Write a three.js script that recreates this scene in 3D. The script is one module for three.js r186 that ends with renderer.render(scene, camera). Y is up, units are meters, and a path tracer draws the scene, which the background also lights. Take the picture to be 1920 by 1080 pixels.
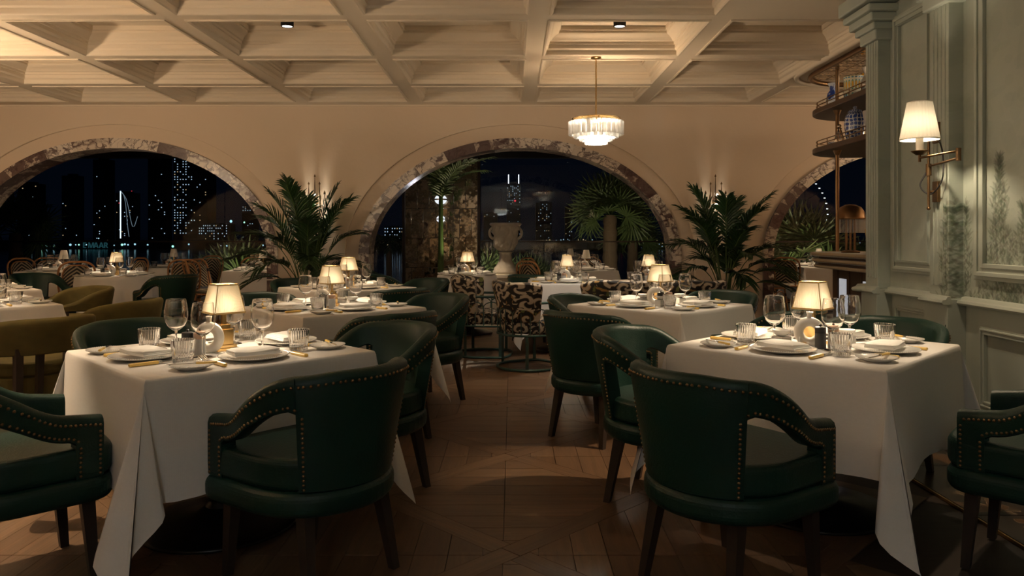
import * as THREE from 'three';
import { RoundedBoxGeometry } from 'three/addons/geometries/RoundedBoxGeometry.js';
import { mergeGeometries, mergeVertices, toCreasedNormals } from 'three/addons/utils/BufferGeometryUtils.js';
import { RectAreaLightUniformsLib } from 'three/addons/lights/RectAreaLightUniformsLib.js';
import { FontLoader } from 'three/addons/loaders/FontLoader.js';
import { TextGeometry } from 'three/addons/geometries/TextGeometry.js';

// ------------------------------------------------------------------ camera, sky, exposure
// world: x right, y up, the room runs away from the camera along -z; "d" below is that depth in metres
const scene = new THREE.Scene();
const EYE = 1.25, FPX = 1400;
const camera = new THREE.PerspectiveCamera(2 * Math.atan(540 / FPX) * 180 / Math.PI, 1920 / 1080, 0.05, 4000);
camera.position.set(0, EYE, 0);
camera.lookAt(0, EYE, -10);
camera.setViewOffset(1920, 1080, 0, 98, 1920, 1080);
camera.updateProjectionMatrix();
scene.background = new THREE.Color().setRGB(0.0008, 0.0016, 0.0036);
const renderer = new THREE.WebGLRenderer({ antialias: true });
renderer.toneMapping = THREE.LinearToneMapping;
renderer.toneMappingExposure = 1.0;
renderer.shadowMap.enabled = true;
RectAreaLightUniformsLib.init();

const WARM = [1.0, 0.79, 0.54], AMBER = [1.0, 0.74, 0.48];
const POWER = { tableLamp: 0.5, terraceLamp: 0.45, unseen_pinspot: 6, floorSpot: 26, downlight: 7, unseenVerandaSpot: 11, garden: 9, chandelier: 15.5, mainChandelier: 8.5, rear: 26, wallSconce: 0.3, greenSconce: 1.5, shelf: 7, globe: 0.25 };

// ------------------------------------------------------------------ helpers
function rng(seed) { let s = seed >>> 0; return () => { s = (s + 0x6D2B79F5) | 0; let t = Math.imul(s ^ (s >>> 15), 1 | s); t = (t + Math.imul(t ^ (t >>> 7), 61 | t)) ^ t; return ((t ^ (t >>> 14)) >>> 0) / 4294967296; }; }
const lerp = (a, b, t) => a + (b - a) * t, clamp = (x, a = 0, b = 1) => Math.min(b, Math.max(a, x));
const smooth = (a, b, x) => { const t = clamp((x - a) / (b - a)); return t * t * (3 - 2 * t); };
const P = (x, y, d) => new THREE.Vector3(x, y, -d);
const used = {};
function numbered(name) { const n = used[name] = (used[name] ?? -1) + 1; return n ? `${name}_${String(n).padStart(3, '0')}` : name; }
function shadow(o) { o.castShadow = true; o.receiveShadow = true; return o; }
function part(name, geo, mat, parent, label) { const m = shadow(new THREE.Mesh(geo, mat)); m.name = name; if (label) m.userData.label = label; parent.add(m); return m; }
function tag(o, label, category, group, kind) { o.userData.label = label; if (category) o.userData.category = category; if (group) o.userData.group = group; if (kind) o.userData.kind = kind; return o; }
function thing(name, label, category, [x, y, d] = [0, 0, 0], turn = 0, group) { const g = new THREE.Group(); g.name = numbered(name); g.position.set(x, y, -d); g.rotation.y = turn; scene.add(g); return tag(g, label, category, group); }
function solo(name, geo, mat, label, category, [x, y, d] = [0, 0, 0], turn = 0, group) { const m = shadow(new THREE.Mesh(geo, mat)); m.name = numbered(name); m.position.set(x, y, -d); m.rotation.y = turn; scene.add(m); return tag(m, label, category, group); }
function struct(name, geo, mat, label) { const m = geo ? shadow(new THREE.Mesh(geo, mat)) : new THREE.Group(); m.name = name; scene.add(m); return tag(m, label, null, null, 'structure'); }
function dup(src, label, [x, y, d], turn = 0, group) { const c = src.clone(); c.name = numbered(src.name.replace(/_\d{3}$/, '')); c.userData = { ...src.userData, label }; if (group) c.userData.group = group; c.position.set(x, y, -d); c.rotation.set(0, turn, 0); scene.add(c); return c; }
const turnTo = (fx, fd) => Math.atan2(-fx, fd);   // turns local -z (forward) to the floor direction (fx, fd)
const tr = (g, x = 0, y = 0, z = 0) => g.translate(x, y, z);
function box(w, h, l, x = 0, y = 0, z = 0) { return new THREE.BoxGeometry(w, h, l).translate(x, y, z); }
function rbox(w, h, l, r = 0.004, x = 0, y = 0, z = 0, s = 2) { return new RoundedBoxGeometry(w, h, l, s, Math.min(r, w / 2.01, h / 2.01, l / 2.01)).translate(x, y, z); }
function cyl(r0, r1, h, seg = 20, x = 0, y = 0, z = 0) { return new THREE.CylinderGeometry(r0, r1, h, seg).translate(x, y, z); }
function lathe(pts, seg = 28) { return new THREE.LatheGeometry(pts.map(p => new THREE.Vector2(Math.max(p[0], 0.00001), p[1])), seg); }
function tube(pts, r, seg = 24, rad = 6, closed = false) { return new THREE.TubeGeometry(new THREE.CatmullRomCurve3(pts.map(p => p.isVector3 ? p : new THREE.Vector3(...p)), closed), seg, r, rad, closed); }
function bar(a, b, r0, r1 = r0, seg = 8) { const A = new THREE.Vector3(...a), B = new THREE.Vector3(...b), d = B.clone().sub(A), g = new THREE.CylinderGeometry(r1, r0, d.length(), seg); g.applyQuaternion(new THREE.Quaternion().setFromUnitVectors(new THREE.Vector3(0, 1, 0), d.clone().normalize())); return g.translate(...A.add(B).multiplyScalar(.5).toArray()); }
function flat(gs) { return gs.map(g => { const n = g.index ? g.toNonIndexed() : g; for (const k of Object.keys(n.attributes)) if (!['position', 'normal', 'uv'].includes(k)) n.deleteAttribute(k); if (!n.attributes.uv) n.setAttribute('uv', new THREE.BufferAttribute(new Float32Array(n.attributes.position.count * 2), 2)); return n; }); }
const join = (...gs) => mergeGeometries(flat(gs.flat()));
const turned = (g, x = 0, y = 0, z = 0) => g.rotateX(x).rotateY(y).rotateZ(z);
function boxUV(g, s = 1) {            // uv in metres, by the axis each face looks along
  const n = g.index ? g.toNonIndexed() : g; if (!n.attributes.normal) n.computeVertexNormals();
  const p = n.attributes.position, uv = new Float32Array(p.count * 2), a = new THREE.Vector3(), b = new THREE.Vector3(), c = new THREE.Vector3();
  for (let i = 0; i < p.count; i += 3) {
    a.fromBufferAttribute(p, i); b.fromBufferAttribute(p, i + 1).sub(a); c.fromBufferAttribute(p, i + 2).sub(a); b.cross(c);
    const X = Math.abs(b.x), Y = Math.abs(b.y), Z = Math.abs(b.z);
    for (let k = i; k < i + 3; k++) { const x = p.getX(k), y = p.getY(k), z = p.getZ(k); const [u, v] = X >= Y && X >= Z ? [z, y] : Y >= Z ? [x, z] : [x, y]; uv[2 * k] = u * s; uv[2 * k + 1] = v * s; }
  }
  n.setAttribute('uv', new THREE.BufferAttribute(uv, 2)); return n;
}
function gridGeo(nu, nv, f, closeU = false) {   // f(i, j) -> [x, y, z]; smooth surface
  const pos = [], uv = [], idx = [], W = nu + 1;
  for (let j = 0; j <= nv; j++) for (let i = 0; i <= nu; i++) { pos.push(...f(i / nu, j / nv)); uv.push(i / nu, j / nv); }
  for (let j = 0; j < nv; j++) for (let i = 0; i < nu; i++) { const a = j * W + i; idx.push(a, a + 1, a + W, a + 1, a + W + 1, a + W); }
  const g = new THREE.BufferGeometry(); g.setAttribute('position', new THREE.Float32BufferAttribute(pos, 3)); g.setAttribute('uv', new THREE.Float32BufferAttribute(uv, 2)); g.setIndex(idx); g.computeVertexNormals(); return g;
}

// ------------------------------------------------------------------ noise and textures
const perm = (() => { const r = rng(7), a = [...Array(256).keys()]; for (let i = 255; i > 0; i--) { const j = Math.floor(r() * (i + 1)); [a[i], a[j]] = [a[j], a[i]]; } return a; })();
function vn(x, y, per = 256) { const xi = Math.floor(x), yi = Math.floor(y), fx = x - xi, fy = y - yi, w = t => t * t * (3 - 2 * t), h = (i, j) => perm[(perm[((i % per) + per) % per & 255] + ((j % per) + per) % per) & 255] / 255; return lerp(lerp(h(xi, yi), h(xi + 1, yi), w(fx)), lerp(h(xi, yi + 1), h(xi + 1, yi + 1), w(fx)), w(fy)); }
function fbm(x, y, o = 4, per = 256) { let s = 0, a = .5, t = 0; for (let k = 0; k < o; k++) { s += a * vn(x, y, per); t += a; a *= .5; x *= 2; y *= 2; per *= 2; } return s / t; }
const toS = c => 255 * (c <= .0031308 ? 12.92 * c : 1.055 * Math.pow(c, 1 / 2.4) - .055);
function texture(w, h, f, srgb = true, rep = [1, 1]) {  // f(u, v) -> [r, g, b] linear 0..1 (or a grey)
  const d = new Uint8Array(w * h * 4);
  for (let j = 0; j < h; j++) for (let i = 0; i < w; i++) { const c = f((i + .5) / w, (j + .5) / h), k = 4 * (j * w + i); for (let n = 0; n < 3; n++) { const x = clamp(Array.isArray(c) ? c[n] : c); d[k + n] = srgb ? toS(x) : 255 * x; } d[k + 3] = 255; }
  const t = new THREE.DataTexture(d, w, h); t.magFilter = THREE.LinearFilter; t.minFilter = THREE.LinearMipmapLinearFilter; t.generateMipmaps = true; t.wrapS = t.wrapT = THREE.RepeatWrapping; if (srgb) t.colorSpace = THREE.SRGBColorSpace; t.repeat.set(...rep); t.needsUpdate = true; return t;
}
const mix3 = (a, b, t) => [lerp(a[0], b[0], t), lerp(a[1], b[1], t), lerp(a[2], b[2], t)];
const std = o => new THREE.MeshStandardMaterial({ side: THREE.DoubleSide, ...o, color: o.color ? new THREE.Color().setRGB(...o.color) : undefined });
const phy = o => new THREE.MeshPhysicalMaterial({ side: THREE.DoubleSide, ...o, color: o.color ? new THREE.Color().setRGB(...o.color) : undefined });
const glow = (c, k = 1) => new THREE.MeshStandardMaterial({ color: 0x000000, emissive: new THREE.Color().setRGB(...c), emissiveIntensity: k, roughness: 1 });

const plasterBump = texture(256, 256, (u, v) => fbm(u * 24, v * 24, 3, 24), false);
const fabricBump = texture(256, 256, (u, v) => .5 + .25 * Math.sin(u * 2 * Math.PI * 64) + .25 * Math.sin(v * 2 * Math.PI * 64), false);
const leatherBump = texture(256, 256, (u, v) => Math.abs(fbm(u * 32, v * 32, 3, 32) - .5) * 2, false);
const woodTones = [[.150, .082, .043], [.125, .068, .036], [.175, .100, .054], [.138, .072, .036]];
const woodMaps = woodTones.map((c, k) => texture(512, 128, (u, v) => { const g = fbm(u * 3 + k * 9, v * 20 + 3 * fbm(u * 4, v * 3 + k, 2), 4), s = fbm(u * 12, v * 90 + k * 5, 2); const t = .62 + .5 * g + .18 * (s - .5) - (Math.abs(Math.sin((v * 9 + 2.2 * fbm(u * 2, v * 2 + k, 3)) * 6.283)) < .10 ? .10 : 0); return [c[0] * t, c[1] * t, c[2] * t]; }));
const woodBump = texture(512, 128, (u, v) => fbm(u * 6, v * 60, 3), false);
function marble(seed, dens, cream, dark) {
  return texture(512, 512, (u, v) => {
    const x = u * 5 + seed, y = v * 5 + seed * .7, wx = fbm(x, y, 4) * 2.4, wy = fbm(x + 5.2, y + 1.3, 4) * 2.4;
    const r1 = Math.abs(fbm(x + wx, y + wy, 4) - .5) * 2, r2 = Math.abs(fbm(x * 2.1 + wx * 1.7, y * 2.1 + wy * 1.7, 3) - .5) * 2, blot = fbm(x * .7 + wy, y * .7 + wx, 3);
    let c = mix3(cream, [cream[0] * .82, cream[1] * .78, cream[2] * .74], fbm(x * 2, y * 2, 3));
    c = mix3(c, dark, clamp(1 - r1 / .13) * .95); c = mix3(c, dark, clamp(1 - r2 / .09) * .75); c = mix3(c, [dark[0] * 1.1, dark[1] * .95, dark[2] * .95], smooth(1 - dens, 1 - dens + .12, blot) * .88);
    return c;
  });
}
const marbleMaps = [marble(1, .40, [.70, .62, .54], [.05, .020, .024]), marble(23, .56, [.62, .54, .46], [.055, .020, .024]), marble(41, .44, [.74, .67, .60], [.06, .026, .028]), marble(67, .60, [.58, .49, .42], [.045, .018, .022])];
const jungle = texture(1024, 1024, (u, v) => {
  const N = 9, X = u * N, Y = v * N; let best = 9, bx = 0, by = 0, id = 0;
  for (let a = -1; a <= 1; a++) for (let b = -1; b <= 1; b++) { const i = Math.floor(X) + a, j = Math.floor(Y) + b, ii = ((i % N) + N) % N, jj = ((j % N) + N) % N, h = perm[(perm[ii] + jj) & 255], cx = i + .2 + .6 * (h / 255), cy = j + .2 + .6 * (perm[h] / 255), dd = Math.hypot(X - cx, Y - cy); if (dd < best) { best = dd; bx = X - cx; by = Y - cy; id = h; } }
  const th = Math.atan2(by, bx) + id, wob = fbm(X * 1.5, Y * 1.5, 3, 256), k = id % 5;
  const black = [.012, .010, .010], cream = [.50, .43, .34], ochre = [.30, .17, .05], olive = [.13, .15, .045], tan = [.22, .17, .12];
  const swirl = Math.sin(best * 12 + th * (k < 2 ? 1 : 2) + wob * 5), petal = Math.sin(th * (4 + k) + wob * 4);
  let c = black;
  if (best < .52 + .12 * petal) c = swirl > .35 ? cream : swirl > -.1 ? (k === 1 ? ochre : tan) : black;
  else { const leaf = Math.sin((bx * Math.cos(id) + by * Math.sin(id)) * 15 + wob * 7); if (leaf > .55) c = k < 2 ? olive : k === 3 ? ochre : cream; else if (leaf > .2) c = [.05, .045, .02]; }
  return mix3(c, black, .15 * fbm(u * 90, v * 90, 2));
});
const chevron = texture(256, 256, (u, v) => { const a = Math.abs(((u * 1) % 1) - .5) * 2, t = ((v * 7 + a * 2.2) % 1 + 1) % 1; const s = t < .52 ? [.016, .014, .013] : [.50, .40, .27]; const w = .82 + .18 * Math.sin(u * 6.283 * 40) * Math.sin(v * 6.283 * 40); return s.map(x => x * w); });
const antique = texture(512, 512, (u, v) => { const n = fbm(u * 10, v * 10, 5, 10), m = fbm(u * 34 + 3, v * 34, 3, 34); const t = smooth(.38, .62, n * .6 + m * .4); return mix3([.16, .115, .068], [.50, .42, .31], t); });
const antiqueRough = texture(256, 256, (u, v) => { const n = fbm(u * 10, v * 10, 5, 10), m = fbm(u * 34 + 3, v * 34, 3, 34); return .05 + .35 * smooth(.60, .36, n * .6 + m * .4); }, false);
const blueWhite = texture(256, 256, (u, v) => { const n = Math.sin(u * 6.283 * 8 + 3 * fbm(u * 8, v * 8, 2, 8)) * Math.sin(v * 6.283 * 7 + 3 * fbm(u * 8 + 2, v * 8, 2, 8)); return Math.abs(n) > .34 ? [.035, .075, .30] : [.62, .66, .72]; });
const blueFloral = texture(256, 256, (u, v) => { const n = fbm(u * 7, v * 7, 4, 7); return n > .56 ? [.03, .06, .26] : n > .51 ? [.2, .26, .5] : [.66, .68, .72]; });
const majolica = texture(256, 256, (u, v) => { const a = Math.sin(u * 6.283 * 9), b = Math.sin(v * 6.283 * 4), s = a * b; const band = Math.floor(v * 8) % 2; return Math.abs(s) > .62 ? (band ? [.62, .32, .03] : [.03, .12, .30]) : Math.abs(s) > .4 ? [.08, .30, .26] : [.66, .60, .44]; });
const velvetMap = texture(256, 256, (u, v) => { const n = fbm(u * 5, v * 5, 4, 5), t = .72 + .5 * n; return [.105 * t, .083 * t, .021 * t]; });
const bronzeMap = texture(256, 256, (u, v) => mix3([.20, .115, .055], [.30, .18, .09], fbm(u * 9, v * 9, 4, 9)));
const patinaMap = texture(256, 256, (u, v) => mix3([.045, .105, .095], [.085, .060, .035], smooth(.5, .68, fbm(u * 8, v * 8, 4, 8))));
const linenMap = texture(256, 256, (u, v) => { const n = .95 + .05 * fbm(u * 40, v * 40, 3, 40); return [.80 * n, .77 * n, .735 * n]; });
const stoneTex = texture(256, 256, (u, v) => { const n = fbm(u * 14, v * 14, 4, 14); return mix3([.40, .36, .30], [.60, .56, .49], n); });
const darkStone = texture(512, 512, (u, v) => { const x = u * 6, y = v * 6, w = fbm(x, y, 4) * 2, n = fbm(x + w, y + w, 4); return mix3(mix3([.030, .022, .016], [.13, .060, .025], smooth(.45, .7, n)), [.20, .15, .10], smooth(.05, .0, Math.abs(n - .55)) * .5); });

// ------------------------------------------------------------------ materials
const M = {
  plaster: std({ color: [.68, .55, .42], roughness: .9, bumpMap: plasterBump, bumpScale: .0015 }),
  ceiling: std({ color: [.72, .62, .49], roughness: .85 }),
  linen: phy({ color: [1, 1, 1], map: linenMap, roughness: .92, bumpMap: fabricBump, bumpScale: .0002, sheen: .3, sheenRoughness: .6 }),
  napkin: std({ color: [.80, .78, .74], roughness: .95 }),
  leather: phy({ color: [.006, .030, .0215], roughness: .42, bumpMap: leatherBump, bumpScale: .0006, specularIntensity: .65 }),
  brassNail: std({ color: [.24, .155, .08], metalness: 1, roughness: .38 }),
  darkWood: std({ color: [.030, .019, .013], roughness: .5, bumpMap: woodBump, bumpScale: .0008 }),
  blackMetal: std({ color: [.010, .009, .009], metalness: .4, roughness: .32 }),
  brass: std({ color: [.72, .50, .22], metalness: 1, roughness: .22 }),
  agedBrass: std({ color: [.20, .125, .065], metalness: 1, roughness: .38 }),
  bronze: std({ color: [1, 1, 1], map: bronzeMap, metalness: .9, roughness: .38 }),
  steel: std({ color: [.66, .64, .60], metalness: 1, roughness: .18 }),
  ivory: phy({ color: [.78, .52, .13], roughness: .3, clearcoat: .4, clearcoatRoughness: .2 }),
  porcelain: phy({ color: [.76, .74, .70], roughness: .18, clearcoat: .5, clearcoatRoughness: .1 }),
  ceramic: phy({ color: [.74, .70, .64], roughness: .28, clearcoat: .3 }),
  greyMill: std({ color: [.085, .085, .085], roughness: .5 }), greyMillCap: std({ color: [.030, .030, .032], roughness: .5 }),
  whiteMill: std({ color: [.52, .52, .52], roughness: .5 }), pinkMillCap: std({ color: [.55, .36, .26], roughness: .5 }),
  glass: phy({ color: [1, 1, 1], roughness: 0.0, transmission: 1, thickness: .01, ior: 1.5 }),
  pane: phy({ color: [.96, .98, 1], roughness: 0, transmission: 1, thickness: 0, ior: 1.5 }),
  pale: phy({ color: [.95, .945, .93], roughness: .6, transmission: .7, thickness: 0, ior: 1.45, bumpMap: plasterBump, bumpScale: .002 }),
  shade: phy({ color: [.78, .71, .575], roughness: 1, transmission: .06, thickness: 0 }),
  wallShade: phy({ color: [.80, .76, .66], roughness: 1, transmission: .03, thickness: 0 }),
  shadeTrim: phy({ color: [.62, .44, .19], roughness: 1, transmission: .02, thickness: 0 }),
  terraceShade: phy({ color: [.82, .76, .66], roughness: 1, transmission: .04, thickness: 0 }),
  bulb: glow([1, .78, .46], 6),
  velvet: phy({ color: [1, 1, 1], map: velvetMap, roughness: .9, sheen: 1, sheenRoughness: .4, sheenColor: new THREE.Color(.16, .13, .05) }),
  jungle: std({ color: [1, 1, 1], map: jungle, roughness: .85 }),
  patina: std({ color: [1, 1, 1], map: patinaMap, metalness: .35, roughness: .55 }),
  rattan: std({ color: [.40, .19, .075], roughness: .45 }), rattanBind: std({ color: [.014, .012, .012], roughness: .6 }),
  weave: std({ color: [1, 1, 1], map: chevron, roughness: .7 }),
  leaf: phy({ color: [.018, .058, .014], roughness: .42, transmission: .12, thickness: 0 }),
  leafPale: phy({ color: [.075, .115, .030], roughness: .5, transmission: .2, thickness: 0 }),
  stem: std({ color: [.060, .110, .025], roughness: .5 }), trunk: std({ color: [.13, .085, .05], roughness: .9 }),
  terracotta: std({ color: [.17, .060, .030], roughness: .85 }), pot: std({ color: [.045, .04, .035], roughness: .7 }), soil: std({ color: [.02, .013, .008], roughness: 1 }),
  stone: std({ color: [1, 1, 1], map: stoneTex, roughness: .8 }),
  green: std({ color: [.355, .39, .34], roughness: .42 }),
  mirror: std({ color: [1, 1, 1], map: antique, roughnessMap: antiqueRough, roughness: 1, metalness: 1 }),
  darkFrame: std({ color: [.030, .018, .012], roughness: .4, metalness: .5 }),
  dark: std({ color: [.012, .012, .013], roughness: .7 }),
  terraceFloor: std({ color: [.13, .11, .09], roughness: .6 }),
  darkMarble: std({ color: [1, 1, 1], map: darkStone, roughness: .22 }),
  brassLine: std({ color: [.55, .36, .14], metalness: 1, roughness: .3 }),
  water: std({ color: [.006, .012, .022], roughness: .12, metalness: .1 }),
  tower: std({ color: [.010, .012, .017], roughness: .9 }),
  lead: phy({ color: [.60, .60, .58], roughness: .3, metalness: .8 }),
  frosted: std({ color: [.62, .64, .66], roughness: .6, bumpMap: plasterBump, bumpScale: .003 }),
  amber: phy({ color: [.75, .36, .04], roughness: .25, clearcoat: .4 }),
};
M.woods = woodMaps.map(m => std({ color: [1, 1, 1], map: m, roughness: .40, bumpMap: woodBump, bumpScale: .0006 }));
M.marbles = marbleMaps.map(m => phy({ color: [1, 1, 1], map: m, roughness: .3, clearcoat: .25, clearcoatRoughness: .25 }));
M.bar = std({ color: [.075, .042, .024], roughness: .45, bumpMap: woodBump, bumpScale: .001 });
M.backlit = std({ color: [.62, .64, .66], roughness: .6, bumpMap: plasterBump, bumpScale: .003, emissive: new THREE.Color(.40, .43, .48), emissiveIntensity: .7 });
M.bamboo = std({ color: [.36, .28, .18], roughness: .5 });
M.vaseBlue = phy({ color: [1, 1, 1], map: blueWhite, roughness: .2, clearcoat: .4 }); M.vaseFloral = phy({ color: [1, 1, 1], map: blueFloral, roughness: .2, clearcoat: .4 }); M.vaseMajolica = phy({ color: [1, 1, 1], map: majolica, roughness: .25, clearcoat: .4 });

// ------------------------------------------------------------------ the room
const H = 2.965, WALL = 9.8, WT = 0.35, GREEN = 2.57, GEND = 5.43, LEFT = -8.6, BACK = -3.2, FACADE = 13.0, RIGHTX = 8.8;
const ARCHES = [-5.2, 0.105, 5.42], AR = 2.12, BR = 1.55, SPRING = 0.984, MW = 0.135, RINGW = 0.30;   // half width, rise, spring height of the plaster edge; marble width

// --- floor: diagonal lattice of oak boards, infilled with boards laid square to the room
{
  const floor = struct('floor', boxUV(box(RIGHTX - LEFT, .2, WALL + .4 - BACK, (LEFT + RIGHTX) / 2, -.108, -(WALL + .4 + BACK) / 2)), M.darkWood, 'dark oak parquet floor laid in a diagonal lattice');
  const CELL = .92, STRIP = .105, gap = .0007;
  const clipHalf = (poly, nx, ny, c) => { const out = []; for (let i = 0; i < poly.length; i++) { const a = poly[i], b = poly[(i + 1) % poly.length], da = nx * a[0] + ny * a[1] - c, db = nx * b[0] + ny * b[1] - c; if (da <= 0) out.push(a); if ((da < 0 && db > 0) || (da > 0 && db < 0)) { const t = da / (da - db); out.push([lerp(a[0], b[0], t), lerp(a[1], b[1], t)]); } } return out; };
  function board(poly, along) {                      // polygon in (x, d) -> thin board with chamfered edge; along = grain angle
    const cx = poly.reduce((s, p) => s + p[0], 0) / poly.length, cy = poly.reduce((s, p) => s + p[1], 0) / poly.length, n = poly.length, pos = [], uv = [], tri = (...q) => q.forEach(p => { pos.push(p[0], p[1], p[2]); const c = Math.cos(along), s = Math.sin(along); uv.push((p[0] * c - p[2] * s) * .8, (p[0] * s + p[2] * c) * 2.6); });
    const ins = poly.map(p => { const l = Math.hypot(p[0] - cx, p[1] - cy); return [p[0] + (cx - p[0]) / l * .0014, p[1] + (cy - p[1]) / l * .0014]; });
    const T = i => [ins[i % n][0], 0, -ins[i % n][1]], B = i => [poly[i % n][0], -.006, -poly[i % n][1]], C = [cx, 0, -cy];
    for (let i = 0; i < n; i++) { tri(C, T(i), T(i + 1)); tri(T(i), B(i), B(i + 1)); tri(T(i), B(i + 1), T(i + 1)); }
    const g = new THREE.BufferGeometry(); g.setAttribute('position', new THREE.Float32BufferAttribute(pos, 3)); g.setAttribute('uv', new THREE.Float32BufferAttribute(uv, 2)); g.computeVertexNormals(); return g;
  }
  const q = Math.SQRT1_2, D = (CELL - STRIP) / 2 * Math.SQRT2, dia = [[D, 0], [0, D], [-D, 0], [0, -D]], W = .135;
  const kinds = [[], []];
  for (const o of [0, 1]) for (let k = -5; k < 5; k++) {
    const lo = k * W + gap, hi = (k + 1) * W - gap; let p = dia;
    p = o ? clipHalf(clipHalf(p, 1, 0, hi), -1, 0, -lo) : clipHalf(clipHalf(p, 0, 1, hi), 0, -1, -lo);
    if (p.length > 2) for (const s of [[-9, -.03], [-.03, 9]]) { const r = o ? clipHalf(clipHalf(p, 0, 1, s[1] - gap), 0, -1, -s[0] - gap) : clipHalf(clipHalf(p, 1, 0, s[1] - gap), -1, 0, -s[0] - gap); if (r.length > 2) { let A = 0; r.forEach((a, i) => { const b = r[(i + 1) % r.length]; A += a[0] * b[1] - a[1] * b[0]; }); if (Math.abs(A) > .0004) kinds[o].push(board(r, o ? Math.PI / 2 : 0)); } }
  }
  const rect = (l, w, cx, cy, ang) => [[-l, -w], [l, -w], [l, w], [-l, w]].map(([a, b]) => [cx + a * Math.cos(ang) - b * Math.sin(ang), cy + a * Math.sin(ang) + b * Math.cos(ang)]);
  const bandA = board(rect(CELL / 2 - gap, STRIP / 2 - gap, 0, 0, Math.PI / 4), Math.PI / 4), bandB = board(rect((CELL - STRIP) / 2 - gap, STRIP / 2 - gap, 0, 0, -Math.PI / 4), -Math.PI / 4);
  const list = [], r = rng(5), BORDER = 2.05;
  for (let a = -14; a < 14; a++) for (let b = -2; b < 24; b++) {
    const X = (a - b) * CELL * q + 6.5, Y = (a + b) * CELL * q + 1; if (Y < .2 || Y > 10.2 || X < LEFT + .6 || X > RIGHTX - .6 || (X > BORDER - .5 && Y < 5.6)) continue;
    const put = (g, x, y, s) => list.push({ g, x, y, s, m: Math.floor(r() * 4) });
    for (const g of kinds[(a + b) & 1]) put(g, X, Y, 0);
    put(bandA, X + CELL / 2 * q, Y - CELL / 2 * q, 0); put(bandB, X - CELL / 2 * q, Y - CELL / 2 * q, 0);
  }
  const inView = p => { const px = 960 + p.x * FPX / Math.max(p.y, .1), py = 442 + EYE * FPX / Math.max(p.y, .1); return px > -40 && px < 1960 && py < 1180; };
  list.sort((p, s) => (inView(s) - inView(p)) || p.y - s.y);
  list.forEach((p, i) => { if (i < 290) { const m = part('plank', p.g, M.woods[p.m], floor); m.position.set(p.x, 0, -p.y); } });
  for (let k = 0; k < 4; k++) { const g = list.slice(290).filter(p => p.m === k).map(p => p.g.clone().translate(p.x, 0, -p.y)); const m = part('plank_field', mergeGeometries(g), M.woods[k], floor); m.userData.kind = 'stuff'; }
  // stone border with brass inlay along the green wall
  for (let k = 0; k < 9; k++) { const d0 = -1 + k * .72; part('border_tile', boxUV(rbox(GREEN - .08 - BORDER, .012, .716, .002, (GREEN - .06 + BORDER) / 2, .001, -(d0 + .36))), M.darkMarble, floor, 'dark veined stone border tile'); }
  part('brass_inlay', box(.008, .013, 6.5, BORDER, .001, -2.25), M.brassLine, floor, 'thin brass inlay line');
}
// --- ceiling: coffers
const PX = 1.447, CW = 1.237, CX0 = 0.319;
const ROWS = [[8.580, 9.489], [7.265, 8.371], [5.953, 7.059], [4.641, 5.747], [3.329, 4.435]];
{
  const ceil = struct('ceiling', null, null, 'cream coffered plaster ceiling');
  const sh = new THREE.Shape([[LEFT, BACK], [RIGHTX, BACK], [RIGHTX, WALL + .1], [LEFT, WALL + .1]].map(p => new THREE.Vector2(...p)));
  const spots = [];
  ROWS.forEach(([n, f], row) => { for (let k = -6; k <= (row === 0 ? 3 : row < 3 ? 1 : 0); k++) { const x0 = CX0 + k * PX; if (x0 < LEFT + .2) continue; spots.push([x0, x0 + CW, n, f]); const h = new THREE.Path(); const e = .006; h.moveTo(x0 - e, n - e); h.lineTo(x0 - e, f + e); h.lineTo(x0 + CW + e, f + e); h.lineTo(x0 + CW + e, n - e); h.closePath(); sh.holes.push(h); } });
  const g = new THREE.ExtrudeGeometry(sh, { depth: .03, bevelEnabled: false }).rotateX(-Math.PI / 2).translate(0, H, 0);
  part('beam_grid', boxUV(g), M.ceiling, ceil);
  part('roof_slab', box(RIGHTX - LEFT, .15, WALL + .2 - BACK, (LEFT + RIGHTX) / 2, H + .40, -(WALL + .2 + BACK) / 2), M.dark, ceil);
  const prof = [[-.028, .001], [-.028, -.010], [-.014, -.014], [-.002, -.006], [.002, .002], [.002, .035], [.012, .04], [.022, .052], [.022, .085], [.032, .09], [.035, .112], [.05, .118], [.062, .135], [.082, .152], [.112, .165], [.118, .172], [.118, .192], [.132, .195], [.132, .235]];
  const coffer = (w, l) => {
    const gs = []; const ring = ([i, y]) => [[-w / 2 + i, y, -l / 2 + i], [w / 2 - i, y, -l / 2 + i], [w / 2 - i, y, l / 2 - i], [-w / 2 + i, y, l / 2 - i]];
    const pos = [], push = (...v) => v.forEach(p => pos.push(...p));
    for (let k = 0; k + 1 < prof.length; k++) { const a = ring(prof[k]), b = ring(prof[k + 1]); for (let s = 0; s < 4; s++) { const t = (s + 1) % 4; push(a[s], b[t], a[t], a[s], b[s], b[t]); } }
    const t = ring(prof[prof.length - 1]); push(t[0], t[2], t[1], t[0], t[3], t[2]);
    const gg = new THREE.BufferGeometry(); gg.setAttribute('position', new THREE.Float32BufferAttribute(pos, 3)); return toCreasedNormals(gg, .5);
  };
  const cache = {};
  for (const [x0, x1, n, f] of spots) { const l = f - n, key = l.toFixed(2); cache[key] ??= boxUV(coffer(CW, l)); const m = part('coffer', cache[key], M.ceiling, ceil); m.position.set((x0 + x1) / 2, H, -(n + f) / 2); }
  part('cornice_line', box(RIGHTX - LEFT, .018, .02, (LEFT + RIGHTX) / 2, H - .009, -(WALL - .01)), M.ceiling, ceil);
}
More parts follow.
